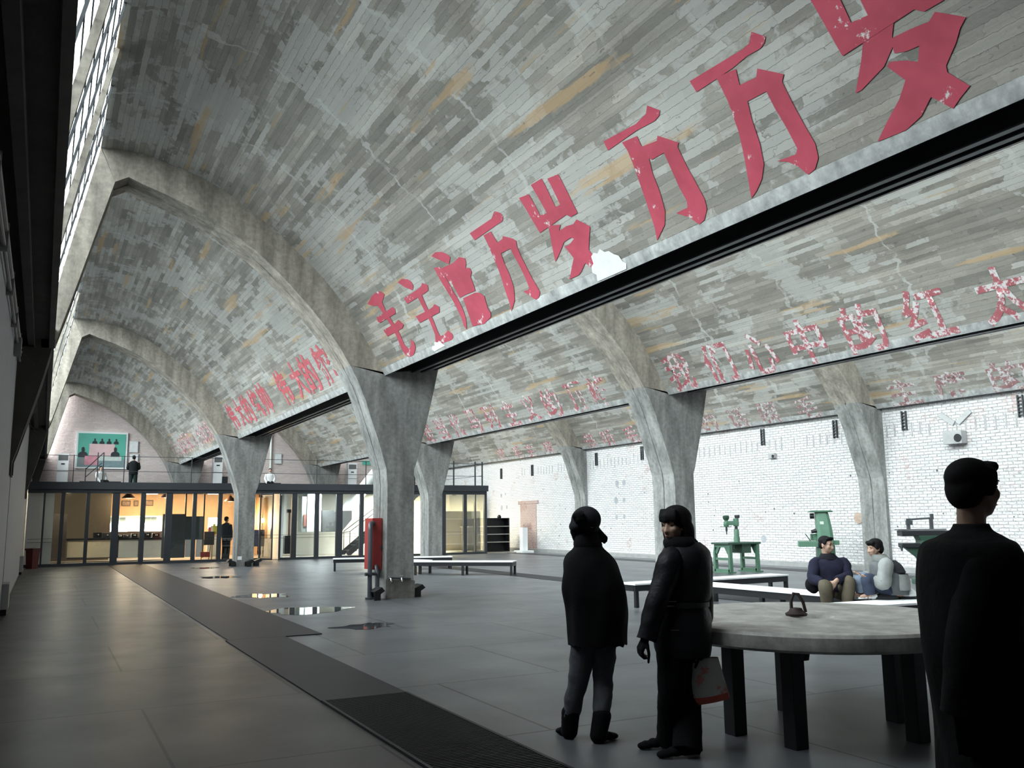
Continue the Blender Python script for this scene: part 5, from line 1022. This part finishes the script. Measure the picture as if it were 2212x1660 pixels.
# ---- woman with the carrier bag
d = 6.0; c = lambda x, y, dd=0: ah(x, y, d+dd); P = rw(d)
g1, g2 = onz(1425, 1617), onz(1468, 1636); g1.z = g2.z = 0
Fd = -RX*.74-FX*.67; Fh = frame(Fd+UP*-.02)
B = Blob(); hc = c(1458, 1138); head(B, hc, Fh, 1.0, c(1472, 1190))
B.limb([c(1478, 1215), c(1478, 1290), c(1476, 1385)], [(.15, .10, .09), (.13, .095, .09), (.155, .11, .10)], frame(Fd))
shL, shR = c(1450, 1216, -.10), c(1510, 1214, .05)
elL, elR = c(1420, 1300, -.16), c(1518, 1305, .02); wrL, wrR = c(1396, 1375, -.17), c(1512, 1392, .0)
B.limb([c(1478, 1205), shL, elL, wrL], [.05, .048, .04, .028]); B.limb([c(1478, 1205), shR, elR, wrR], [.05, .048, .04, .028])
hand(B, wrL, -UP-RX*.5, RX+FX*.3, .95, .95, 1); hand(B, wrR, -UP, -RX, .95, 1.3, -1)
hpL, hpR = c(1455, 1395, -.06), c(1490, 1395, .08); knL, knR = c(1450, 1500, -.06), c(1487, 1505, .05); anL, anR = g1+UP*.09+RX*.06, g2+UP*.09+RX*.03
anL = Vector((g1.x, g1.y, 0))+UP*.09+RX*.075; anR = g2+UP*.09+RX*.05
B.limb([hpL, knL, anL], [.08, .05, .034]); B.limb([hpR, knR, anR], [.08, .05, .034])
w2 = B.build('person', SKIN, None, .009, 3); tag(w2, 'person with a black bob in a black coat, facing left, carrying a bag', 'person')
face_parts(w2, hc, Fh)
Bh = Blob(); Q = lambda x, y, z: hc+Fh @ Vector((x, y, z))
Bh.ball(Q(0, -.022, .052), (.098, .108, .092), Fh, 20); Bh.ball(Q(0, -.055, -.03), (.100, .085, .10), Fh, 20)
for s in (-1, 1): Bh.limb([Q(s*.085, -.012, .03), Q(s*.094, -.035, -.04), Q(s*.088, -.040, -.095)], [(.020, .045, .045)]*3, Fh); 
for x in (-.06, -.04, -.02, 0, .02, .04, .06): Bh.limb([Q(x*.9, .062, .105), Q(x, .092-abs(x)*.35, .068), Q(x*1.05, .096-abs(x)*.42, .040)], [.016, .015, .011])
Bh.build('hair', HAIR, w2, .008, 2)
A = (RX, FX)
loft([P(1468, 1160, 30, .10), P(1470, 1172, 37, .12), P(1472, 1186, 35, .12), P(1474, 1196, 28, .10)], 'scarf', KNIT, w2, wr=.012, fr=7, A=A)
loft([P(1478, 1172, 34, .10), P(1479, 1184, 46, .13), P(1480, 1198, 53, .15), P(1482, 1225, 54, .165), P(1480, 1262, 55, .16), P(1477, 1290, 57, .16), P(1474, 1305, 55, .155), P(1474, 1330, 60, .17), P(1473, 1365, 62, .19), P(1474, 1395, 62, .20), P(1476, 1414, 58, .19)], 'coat', COATB, w2, n=64, wr=.016, fr=4.5, A=A, seed=3)
sleeve([shL.lerp(c(1478, 1200), .35)+UP*.02, shL+UP*.01, shL.lerp(elL, .5), elL, elL.lerp(wrL, .5), wrL-UP*.02], [.06, .085, .078, .070, .066, .066], 'coat_sleeve', COATB, w2, 20, .01, 1); sleeve([shR.lerp(c(1478, 1200), .35)+UP*.02, shR+UP*.01, shR.lerp(elR, .5), elR, elR.lerp(wrR, .5), wrR], [.06, .085, .078, .070, .064, .062], 'coat_sleeve', COATB, w2, 20, .01, 2)
loft([P(1475, 1299, 57, .165), P(1475, 1310, 57, .166)], 'belt', BLACK, w2, wr=0, A=A)
for y, x in ((1300, 1452), (1310, 1447), (1362, 1458)): MB().obox(c(x, y, -.19), RX*.028, FX*.004, UP*.003).build('belt_buckle_bar', MATS['chrome'], w2)
for hp, kn, an, k in ((hpL, knL, anL, 4), (hpR, knR, anR, 5)): sleeve([hp+UP*.05, hp.lerp(kn, .5), kn, kn.lerp(an, .5), an-UP*.045], [.11, .10, .086, .088, .096], 'trouser_leg', BLK, w2, 18, .010, k)
Gv = Blob(); hand(Gv, wrL, -UP-RX*.5, RX+FX*.3, 1.06, .95, 1); Gv.build('glove', SUEDE, w2, .006, 1); Gv = Blob(); hand(Gv, wrR, -UP, -RX, 1.06, 1.3, -1); Gv.build('glove', SUEDE, w2, .006, 1)
for f, L in ((g1, .13), (g2, .13)): shoe(f-RX*L*1.05-FX*.03, f+RX*.14+FX*.03, 'shoe', SUEDE, w2, .11, .052, sole=M('pale_sole', (.22, .22, .22), .6))
# the bag
bag_m = red_paint('white_bag_with_red_print', (.74, .72, .70), (.62, .27, .23), .53, 11)
a, b2, e, f = c(1486, 1424), c(1551, 1420), c(1494, 1524), c(1577, 1508)
t = thing('carrier_bag', 'white carrier bag with red print and red bottom band beside the table', 'bag', (a+f)/2-UP*.1)
m = MB(); n = 9; rg = []
for s, dep in ((0, .035), (.12, .055), (.5, .075), (.84, .07)):
    l, r = a.lerp(e, s), b2.lerp(f, s); mid = (l+r)/2; hv = (r-l)/2; rg.append([mid+hv*math.cos(q)*(1 if abs(math.cos(q)) > .5 else 1)+FX*dep*math.sin(q) for q in [2*math.pi*i/28 for i in range(28)]])
m.rings(rg, False); m.build('bag_body', bag_m, t, smooth=60)
m = MB(); rg = []
for s, dep in ((.838, .0705), (.93, .066), (1, .05)):
    l, r = a.lerp(e, s), b2.lerp(f, s); mid = (l+r)/2; hv = (r-l)/2; rg.append([mid+hv*math.cos(q)+FX*dep*math.sin(q) for q in [2*math.pi*i/28 for i in range(28)]])
m.rings(rg, True); m.build('red_band', M('bag_red', (.55, .10, .07), .6), t, smooth=60)
hp0 = wrR-UP*.10
for dd in (-.03, .03): MB().tube([a.lerp(b2, .25)+FX*dd, hp0-RX*.01+UP*.0, a.lerp(b2, .75)+FX*dd], .005, 6).build('bag_handle', WSHOE, t)
# ---- dark figure walking past at the right
d = 3.3; c = lambda x, y, dd=0: ah(x, y, d+dd); P = rw(d)
base = c(2110, 1060); base.z = 0; Fd = (RX*.93+FX*.25).normalized(); Fh = frame(Fd)
B = Blob(); hc = c(2103, 1058); head(B, hc, Fh, .95, c(2100, 1165))
Z = lambda z, r=0, f=0: Vector((base.x, base.y, z))+RX*r+FX*f
B.limb([Z(1.36), Z(1.12), Z(.92)], [(.13, .08, .08), (.12, .085, .08), (.13, .09, .08)], Fh)
for s, sw in ((-1, .04), (1, -.10)):
    a = FX*(-s)                                  # his right side is nearer to the viewer
    sh = Z(1.31, -.06*s)+a*.14; el = Z(1.08, sw*.7-.08*s)+a*.17; wr = Z(.86, sw*1.2-.08*s)+a*.17
    B.limb([sh-a*.05, sh, el, wr], [.045, .045, .036, .026]); hand(B, wr, -UP+RX*.15, RX*.2-a, .92, .5, s)
    hp = Z(.90)+a*.085; kn = Z(.48, sw*1.3+.06)+a*.09; an = Z(.09, sw*2.6)+a*.09
    B.limb([hp, kn, an], [.08, .055, .035])
w3 = B.build('person', SKIND, None, .010, 3); tag(w3, 'person in a long black coat walking right, at the right edge of the picture', 'person')
face_parts(w3, hc, Fh, .95)
Bh = Blob(); Q = lambda x, y, z: hc+Fh @ Vector((x, y, z))
Bh.ball(Q(0, -.014, .044), (.080, .092, .074), Fh, 20); Bh.ball(Q(0, -.042, .0), (.076, .058, .078), Fh, 18); Bh.limb([Q(-.05, .05, .082), Q(0, .066, .088), Q(.05, .05, .082)], [.020]*3)
for s in (-1, 1): Bh.limb([Q(s*.07, .02, .05), Q(s*.076, .0, .0)], [(.014, .03, .03)]*2, Fh)
Bh.build('hair', HAIR, w3, .008, 2)
A = (RX, FX)
loft([P(2096, 1150, 34, .085), P(2094, 1162, 62, .15), P(2094, 1176, 86, .21), P(2096, 1205, 94, .24), P(2095, 1270, 93, .25), P(2097, 1350, 95, .24), P(2108, 1420, 98, .235), P(2122, 1500, 92, .24), P(2134, 1580, 90, .245), P(2140, 1680, 92, .25)], 'coat', BLK, w3, n=56, wr=.015, A=A, seed=8)
loft([P(2098, 1132, 30, .078), P(2098, 1146, 38, .095), P(2096, 1158, 58, .14), P(2095, 1172, 78, .19)], 'coat_collar', BLK, w3, n=36, wr=.006, A=A)
for s, sw in ((-1, .04), (1, -.10)):
    a = FX*(-s); sh = Z(1.31, -.06*s)+a*.14; el = Z(1.08, sw*.7-.08*s)+a*.17; wr = Z(.86, sw*1.2-.08*s)+a*.17
    sleeve([sh-a*.06+UP*.02, sh+UP*.02, sh.lerp(el, .5), el, el.lerp(wr, .6), wr-UP*.03], [.06, .088, .088, .082, .074, .070], 'coat_sleeve', BLK, w3, 18, .008, s)
    hp = Z(.90)+a*.085; kn = Z(.48, sw*1.3+.06)+a*.09; an = Z(.09, sw*2.6)+a*.09
    sleeve([hp, hp.lerp(kn, .5), kn, kn.lerp(an, .5), an-UP*.03], [.11, .10, .082, .080, .082], 'trouser_leg', BLK, w3, 18, .008, s+4)
    Gv = Blob(); hand(Gv, wr, -UP+RX*.15, RX*.2-a, 1.18, .5, s); Gv.build('glove', SUEDE, w3, .007, 1)
    an.z = 0; shoe(an+Fd*.18, an-Fd*.09, 'shoe', SUEDE, w3, .09, .047)
# ---- man in the navy jacket on the bench
d = 12.45; c = lambda x, y, dd=0: ah(x, y, d+dd); P = rw(d)
Fh = frame(RX*.62-FX*.78-UP*.05); Ft = frame(-FX*.9+RX*.25)
B = Blob(); hc = c(1785, 1179); head(B, hc, Fh, 1.02, c(1789, 1213))
B.limb([c(1792, 1222), c(1795, 1250), c(1800, 1276)], [(.17, .10, .09), (.16, .11, .10), (.17, .14, .09)], Ft)
sA, sB = c(1762, 1218), c(1822, 1218); eA, eB = c(1756, 1250, -.12), c(1830, 1246, -.14); wA, wB = c(1779, 1262, -.36), c(1806, 1256, -.36)
B.limb([c(1792, 1215), sA, eA, wA], [.06, .055, .045, .030]); B.limb([c(1792, 1215), sB, eB, wB], [.06, .055, .045, .030])
hand(B, wA, RX*.8-UP*.55, FX*.6-UP*.3, 1.05, .6, 1); hand(B, wB, -RX*.62-UP*.75, FX*.6-UP*.3, 1.05, .6, -1)
hA, hB = c(1788, 1281), c(1812, 1281); kA, kB = c(1782, 1268, -.44), c(1834, 1258, -.30); fA = c(1791, 1312, -.42); fA.z = .08; fB = c(1828, 1292, -.42); fB.z = .25
B.limb([hA, kA, fA], [.085, .062, .045]); B.limb([hB, kB, fB], [.085, .062, .045]); B.ball(fA-FX*.06-UP*.03, (.042, .11, .04), Ft); B.ball(fB-FX*.04-UP*.03, (.042, .09, .04), Ft)
w4 = B.build('person', SKIN, None, .010, 2); tag(w4, 'person in a navy jacket and khaki trousers sitting on the bench with clasped hands', 'person')
face_parts(w4, hc, Fh, 1.02)
Bh = Blob(); Q = lambda x, y, z: hc+Fh @ Vector((x, y, z)); Bh.ball(Q(0, -.022, .062), (.084, .094, .072), Fh, 18); Bh.ball(Q(0, -.05, .01), (.080, .062, .07), Fh, 16); Bh.limb([Q(-.05, .055, .095), Q(0, .068, .100), Q(.05, .055, .095)], [.022]*3)
for s in (-1, 1): Bh.ball(Q(s*.072, .015, .04), (.014, .03, .03), Fh)
Bh.build('hair', HAIR, w4, .008, 2)
A = (RX, FX)
loft([P(1789, 1200, 15, .08), P(1790, 1207, 22, .10), P(1791, 1214, 34, .13), P(1793, 1228, 37, .16), P(1795, 1248, 36, .17), P(1796, 1264, 36, .18), P(1797, 1277, 35, .19)], 'jacket', NAVY, w4, n=48, wr=.016, fr=7, A=A, seed=2)
loft([P(1787, 1196, 14, .085), P(1788, 1204, 19, .105), P(1789, 1209, 20, .115)], 'jacket_collar', cloth('dark_collar', (.012, .012, .016)), w4, n=30, wr=.006, A=A, cap=False)
sleeve([sA.lerp(c(1792, 1216), .5), sA, sA.lerp(eA, .5), eA, eA.lerp(wA, .6), wA-(wA-eA).normalized()*.03], [.06, .086, .080, .075, .064, .054], 'jacket_sleeve', NAVY, w4, 18, .012, 1); sleeve([sB.lerp(c(1792, 1216), .5), sB, sB.lerp(eB, .5), eB, eB.lerp(wB, .6), wB-(wB-eB).normalized()*.03], [.06, .086, .080, .075, .064, .054], 'jacket_sleeve', NAVY, w4, 18, .012, 2)
for h, k, f, s in ((hA, kA, fA, 1), (hB, kB, fB, 2)): sleeve([h, h.lerp(k, .5), k, k.lerp(f, .5), f], [.105, .098, .085, .078, .075], 'trouser_leg', KHAKI, w4, 18, .012, s+6)
for f in (fA, fB): q = f-UP*.08; shoe(q-FX*.17+RX*.05, q+FX*.08, 'shoe', SUEDE, w4, .09, .047)
Bq = Blob(); Bq.ball(c(1752, 1264, .02), (.07, .09, .10)); Bq.ball(c(1757, 1272, .0), (.06, .08, .07)); o = Bq.build('shoulder_bag', BLK, None, .012, 2); tag(o, 'small black shoulder bag at the left hip of the man in the navy jacket', 'bag')
# ---- man in the grey jacket
d = 12.15; c = lambda x, y, dd=0: ah(x, y, d+dd); P = rw(d)
Fh = frame(-RX*.93-FX*.28-UP*.08); Ft = frame(-RX*.95-FX*.2)
B = Blob(); hc = c(1889, 1186); head(B, hc, Fh, 1.02, c(1905, 1216))
B.limb([c(1915, 1224), c(1928, 1250), c(1934, 1278)], [(.17, .10, .09), (.16, .12, .10), (.17, .14, .09)], Ft)
sA, sB = c(1914, 1222, -.17), c(1902, 1222, .16); eA, eB = c(1908, 1262, -.22), c(1886, 1250, .18); wA, wB = c(1886, 1252, -.16), c(1868, 1242, .06)
B.limb([c(1912, 1215), sA, eA, wA], [.06, .055, .045, .030]); B.limb([c(1912, 1215), sB, eB, wB], [.06, .055, .045, .030])
hand(B, wA, -RX+UP*.2, UP*.8+FX*.3, 1, .35, 1); hand(B, wB, -RX+UP*.12, UP*.8-FX*.3, 1, .35, -1)
hA, hB = c(1930, 1280, -.09), c(1930, 1280, .09); kA, kB = c(1874, 1252, -.14), c(1860, 1250, .06); fA, fB = c(1880, 1294, -.14), c(1862, 1290, .04); fA.z = .47; fB.z = .47
B.limb([hA, kA, fA], [.085, .062, .045]); B.limb([hB, kB, fB], [.085, .062, .045])
for f in (fA, fB): B.ball(f-RX*.05-UP*.03, (.04, .10, .036), Ft)
w5 = B.build('person', SKIN, None, .010, 2); tag(w5, 'person in a grey and black jacket and blue jeans sitting with raised knees, facing left', 'person')
face_parts(w5, hc, Fh, 1.02)
Bh = Blob(); Q = lambda x, y, z: hc+Fh @ Vector((x, y, z)); Bh.ball(Q(0, -.022, .058), (.092, .104, .082), Fh, 18); Bh.ball(Q(0, -.06, .0), (.086, .066, .085), Fh, 16); Bh.limb([Q(-.05, .06, .085), Q(0, .078, .088), Q(.05, .06, .085)], [.028]*3); Bh.limb([Q(0, .075, .085), Q(.02, .09, .06)], [.02, .012])
for s in (-1, 1): Bh.ball(Q(s*.078, .012, .025), (.014, .034, .04), Fh)
Bh.build('hair', HAIR, w5, .008, 2)
loft([P(1904, 1205, 16, .10), P(1907, 1213, 22, .13), P(1911, 1222, 31, .17), P(1917, 1238, 36, .20), P(1922, 1255, 37, .21), P(1925, 1272, 37, .21), P(1927, 1284, 36, .20)], 'jacket', MGREY, w5, n=48, wr=.014, fr=7, A=A, seed=5)
loft([P(1914, 1211.5, 20, .125), P(1919, 1222, 27, .178), P(1925, 1236, 29, .205)], 'jacket_yoke', DGREY, w5, n=36, wr=.006, A=A, seed=5, cap=False)
loft([P(1932, 1240, 26, .20), P(1937, 1256, 26, .212), P(1939, 1274, 25, .212)], 'jacket_back_panel', GREYJ, w5, n=36, wr=.008, A=A, cap=False)
loft([P(1896, 1198, 17, .09), P(1901, 1206, 19, .11), P(1903, 1212, 18, .12)], 'jacket_collar', GREYJ, w5, n=30, wr=.004, A=A, cap=False)
sleeve([sA.lerp(c(1913, 1220), .5)+UP*.01, sA+UP*.0, sA.lerp(eA, .5), eA, eA.lerp(wA, .6), wA], [.07, .098, .09, .088, .072, .056], 'jacket_sleeve', GREYJ, w5, 18, .010, 1); sleeve([sB.lerp(c(1910, 1220), .5)+UP*.01, sB, sB.lerp(eB, .5), eB, eB.lerp(wB, .6), wB], [.07, .098, .09, .086, .070, .056], 'jacket_sleeve', GREYJ, w5, 18, .012, 2)
for h, k, f, s, mt in ((hA, kA, fA, 1, BJEAN2), (hB, kB, fB, 2, BJEAN)): sleeve([h, h.lerp(k, .5), k, k.lerp(f, .5), f], [.105, .098, .085, .078, .076], 'trouser_leg', mt, w5, 18, .012, s+6)
for f in (fA, fB): q = f-UP*.068; shoe(q-RX*.15, q+RX*.09, 'shoe', WSHOE, w5, .085, .046)
# ---- far figures
def far_person(px, Y, feet_z, h, yaw, mats, label, sit=False, arms='down', hairc=HAIR):
    p = ony(px, 1040, Y); b = Vector((p.x, Y, feet_z)); f = Vector((math.sin(yaw), math.cos(yaw), 0)); F = frame(f); r = F.col[0].copy(); k = h/1.72
    up = lambda z, a=0, g=0: b+UP*(z*k)+r*(a*k)+f*(g*k)
    dz = -.42 if sit else 0
    B = Blob(); hc = up(1.60+dz); head(B, hc, F, k, up(1.45+dz)); B.limb([up(1.36+dz), up(1.1+dz), up(.92+dz)], [(.17*k, .10*k, .09*k), (.15*k, .10*k, .09*k), (.16*k, .11*k, .09*k)], F)
    parts = []
    for s in (-1, 1):
        sh = up(1.38+dz, s*.18); el = up(1.12+dz, s*.24, .0 if arms == 'down' else .06); wr = up(.88+dz, s*.21, .06) if arms == 'down' else up(1.12+dz if arms == 'up' else .80+dz, s*.08, .26 if arms == 'up' else .34)
        B.limb([sh, el, wr], [.055*k, .043*k, .03*k]); hand(B, wr, (wr-el), -r*s+f*.2, k, .6, s)
        hp = up(.90+dz, s*.09); kn = up(.48, s*.10, .42 if sit else .02); an = up(.08, s*.10, .36 if sit else -.01)
        B.limb([hp, kn, an], [.088*k, .06*k, .044*k]); B.ball(an+f*.06*k-UP*.04*k, (.04*k, .10*k, .036*k), F); parts.append((sh, el, wr, hp, kn, an))
    o = B.build('person', SKIN, None, .015, 2); tag(o, label, 'person')
    Bh = Blob(); Bh.ball(hc+UP*.05*k-f*.02*k, (.084*k, .096*k, .075*k), F); Bh.ball(hc-f*.055*k, (.08*k, .055*k, .07*k), F); Bh.build('hair', hairc, o, .014, 1)
    AA = (r, f)
    loft([(up(1.47+dz), .07*k, .07*k), (up(1.42+dz), .16*k, .10*k), (up(1.34+dz), .22*k, .13*k), (up(1.1+dz), .20*k, .14*k), (up(.84+dz), .20*k, .15*k)], 'jacket', mats[0], o, n=28, wr=.012, A=AA)
    for sh, el, wr, hp, kn, an in parts:
        sleeve([sh, el, wr], [.078*k, .066*k, .052*k], 'sleeve', mats[0], o, 12, .006); sleeve([hp, kn, an-UP*.03*k], [.105*k, .085*k, .075*k], 'trouser_leg', mats[1], o, 12, .006); an = an-UP*.08*k; shoe(an+f*.16*k, an-f*.09*k, 'shoe', SUEDE, o, .09*k, .046*k)
    return o
far_person(287, 46.9, 2.97, 1.80, .05, (cloth('dark_green_black_coat', (.012, .014, .015)), cloth('dark_green_trousers', (.018, .035, .032))), 'person in dark clothes standing on the mezzanine with back turned, looking at the sheets', arms='up')
far_person(217, 45.95, 2.97, 1.60, 2.6, (WSHIRT, BLK), 'person in a white top sitting on the mezzanine bench before the teal picture', True, arms='lap')
far_person(583, 45.9, 2.97, 1.62, 3.3, (WSHIRT, BLK), 'person in a white jacket sitting on the mezzanine bench beside the column', True, arms='lap')
far_person(493, 36.9, .03, 1.70, .9, (cloth('dark_blue_parka', (.02, .025, .032)), BLK), 'person in a dark hooded parka standing behind the column at the pavilion glass')

bpy.data.scenes.remove(TMP)
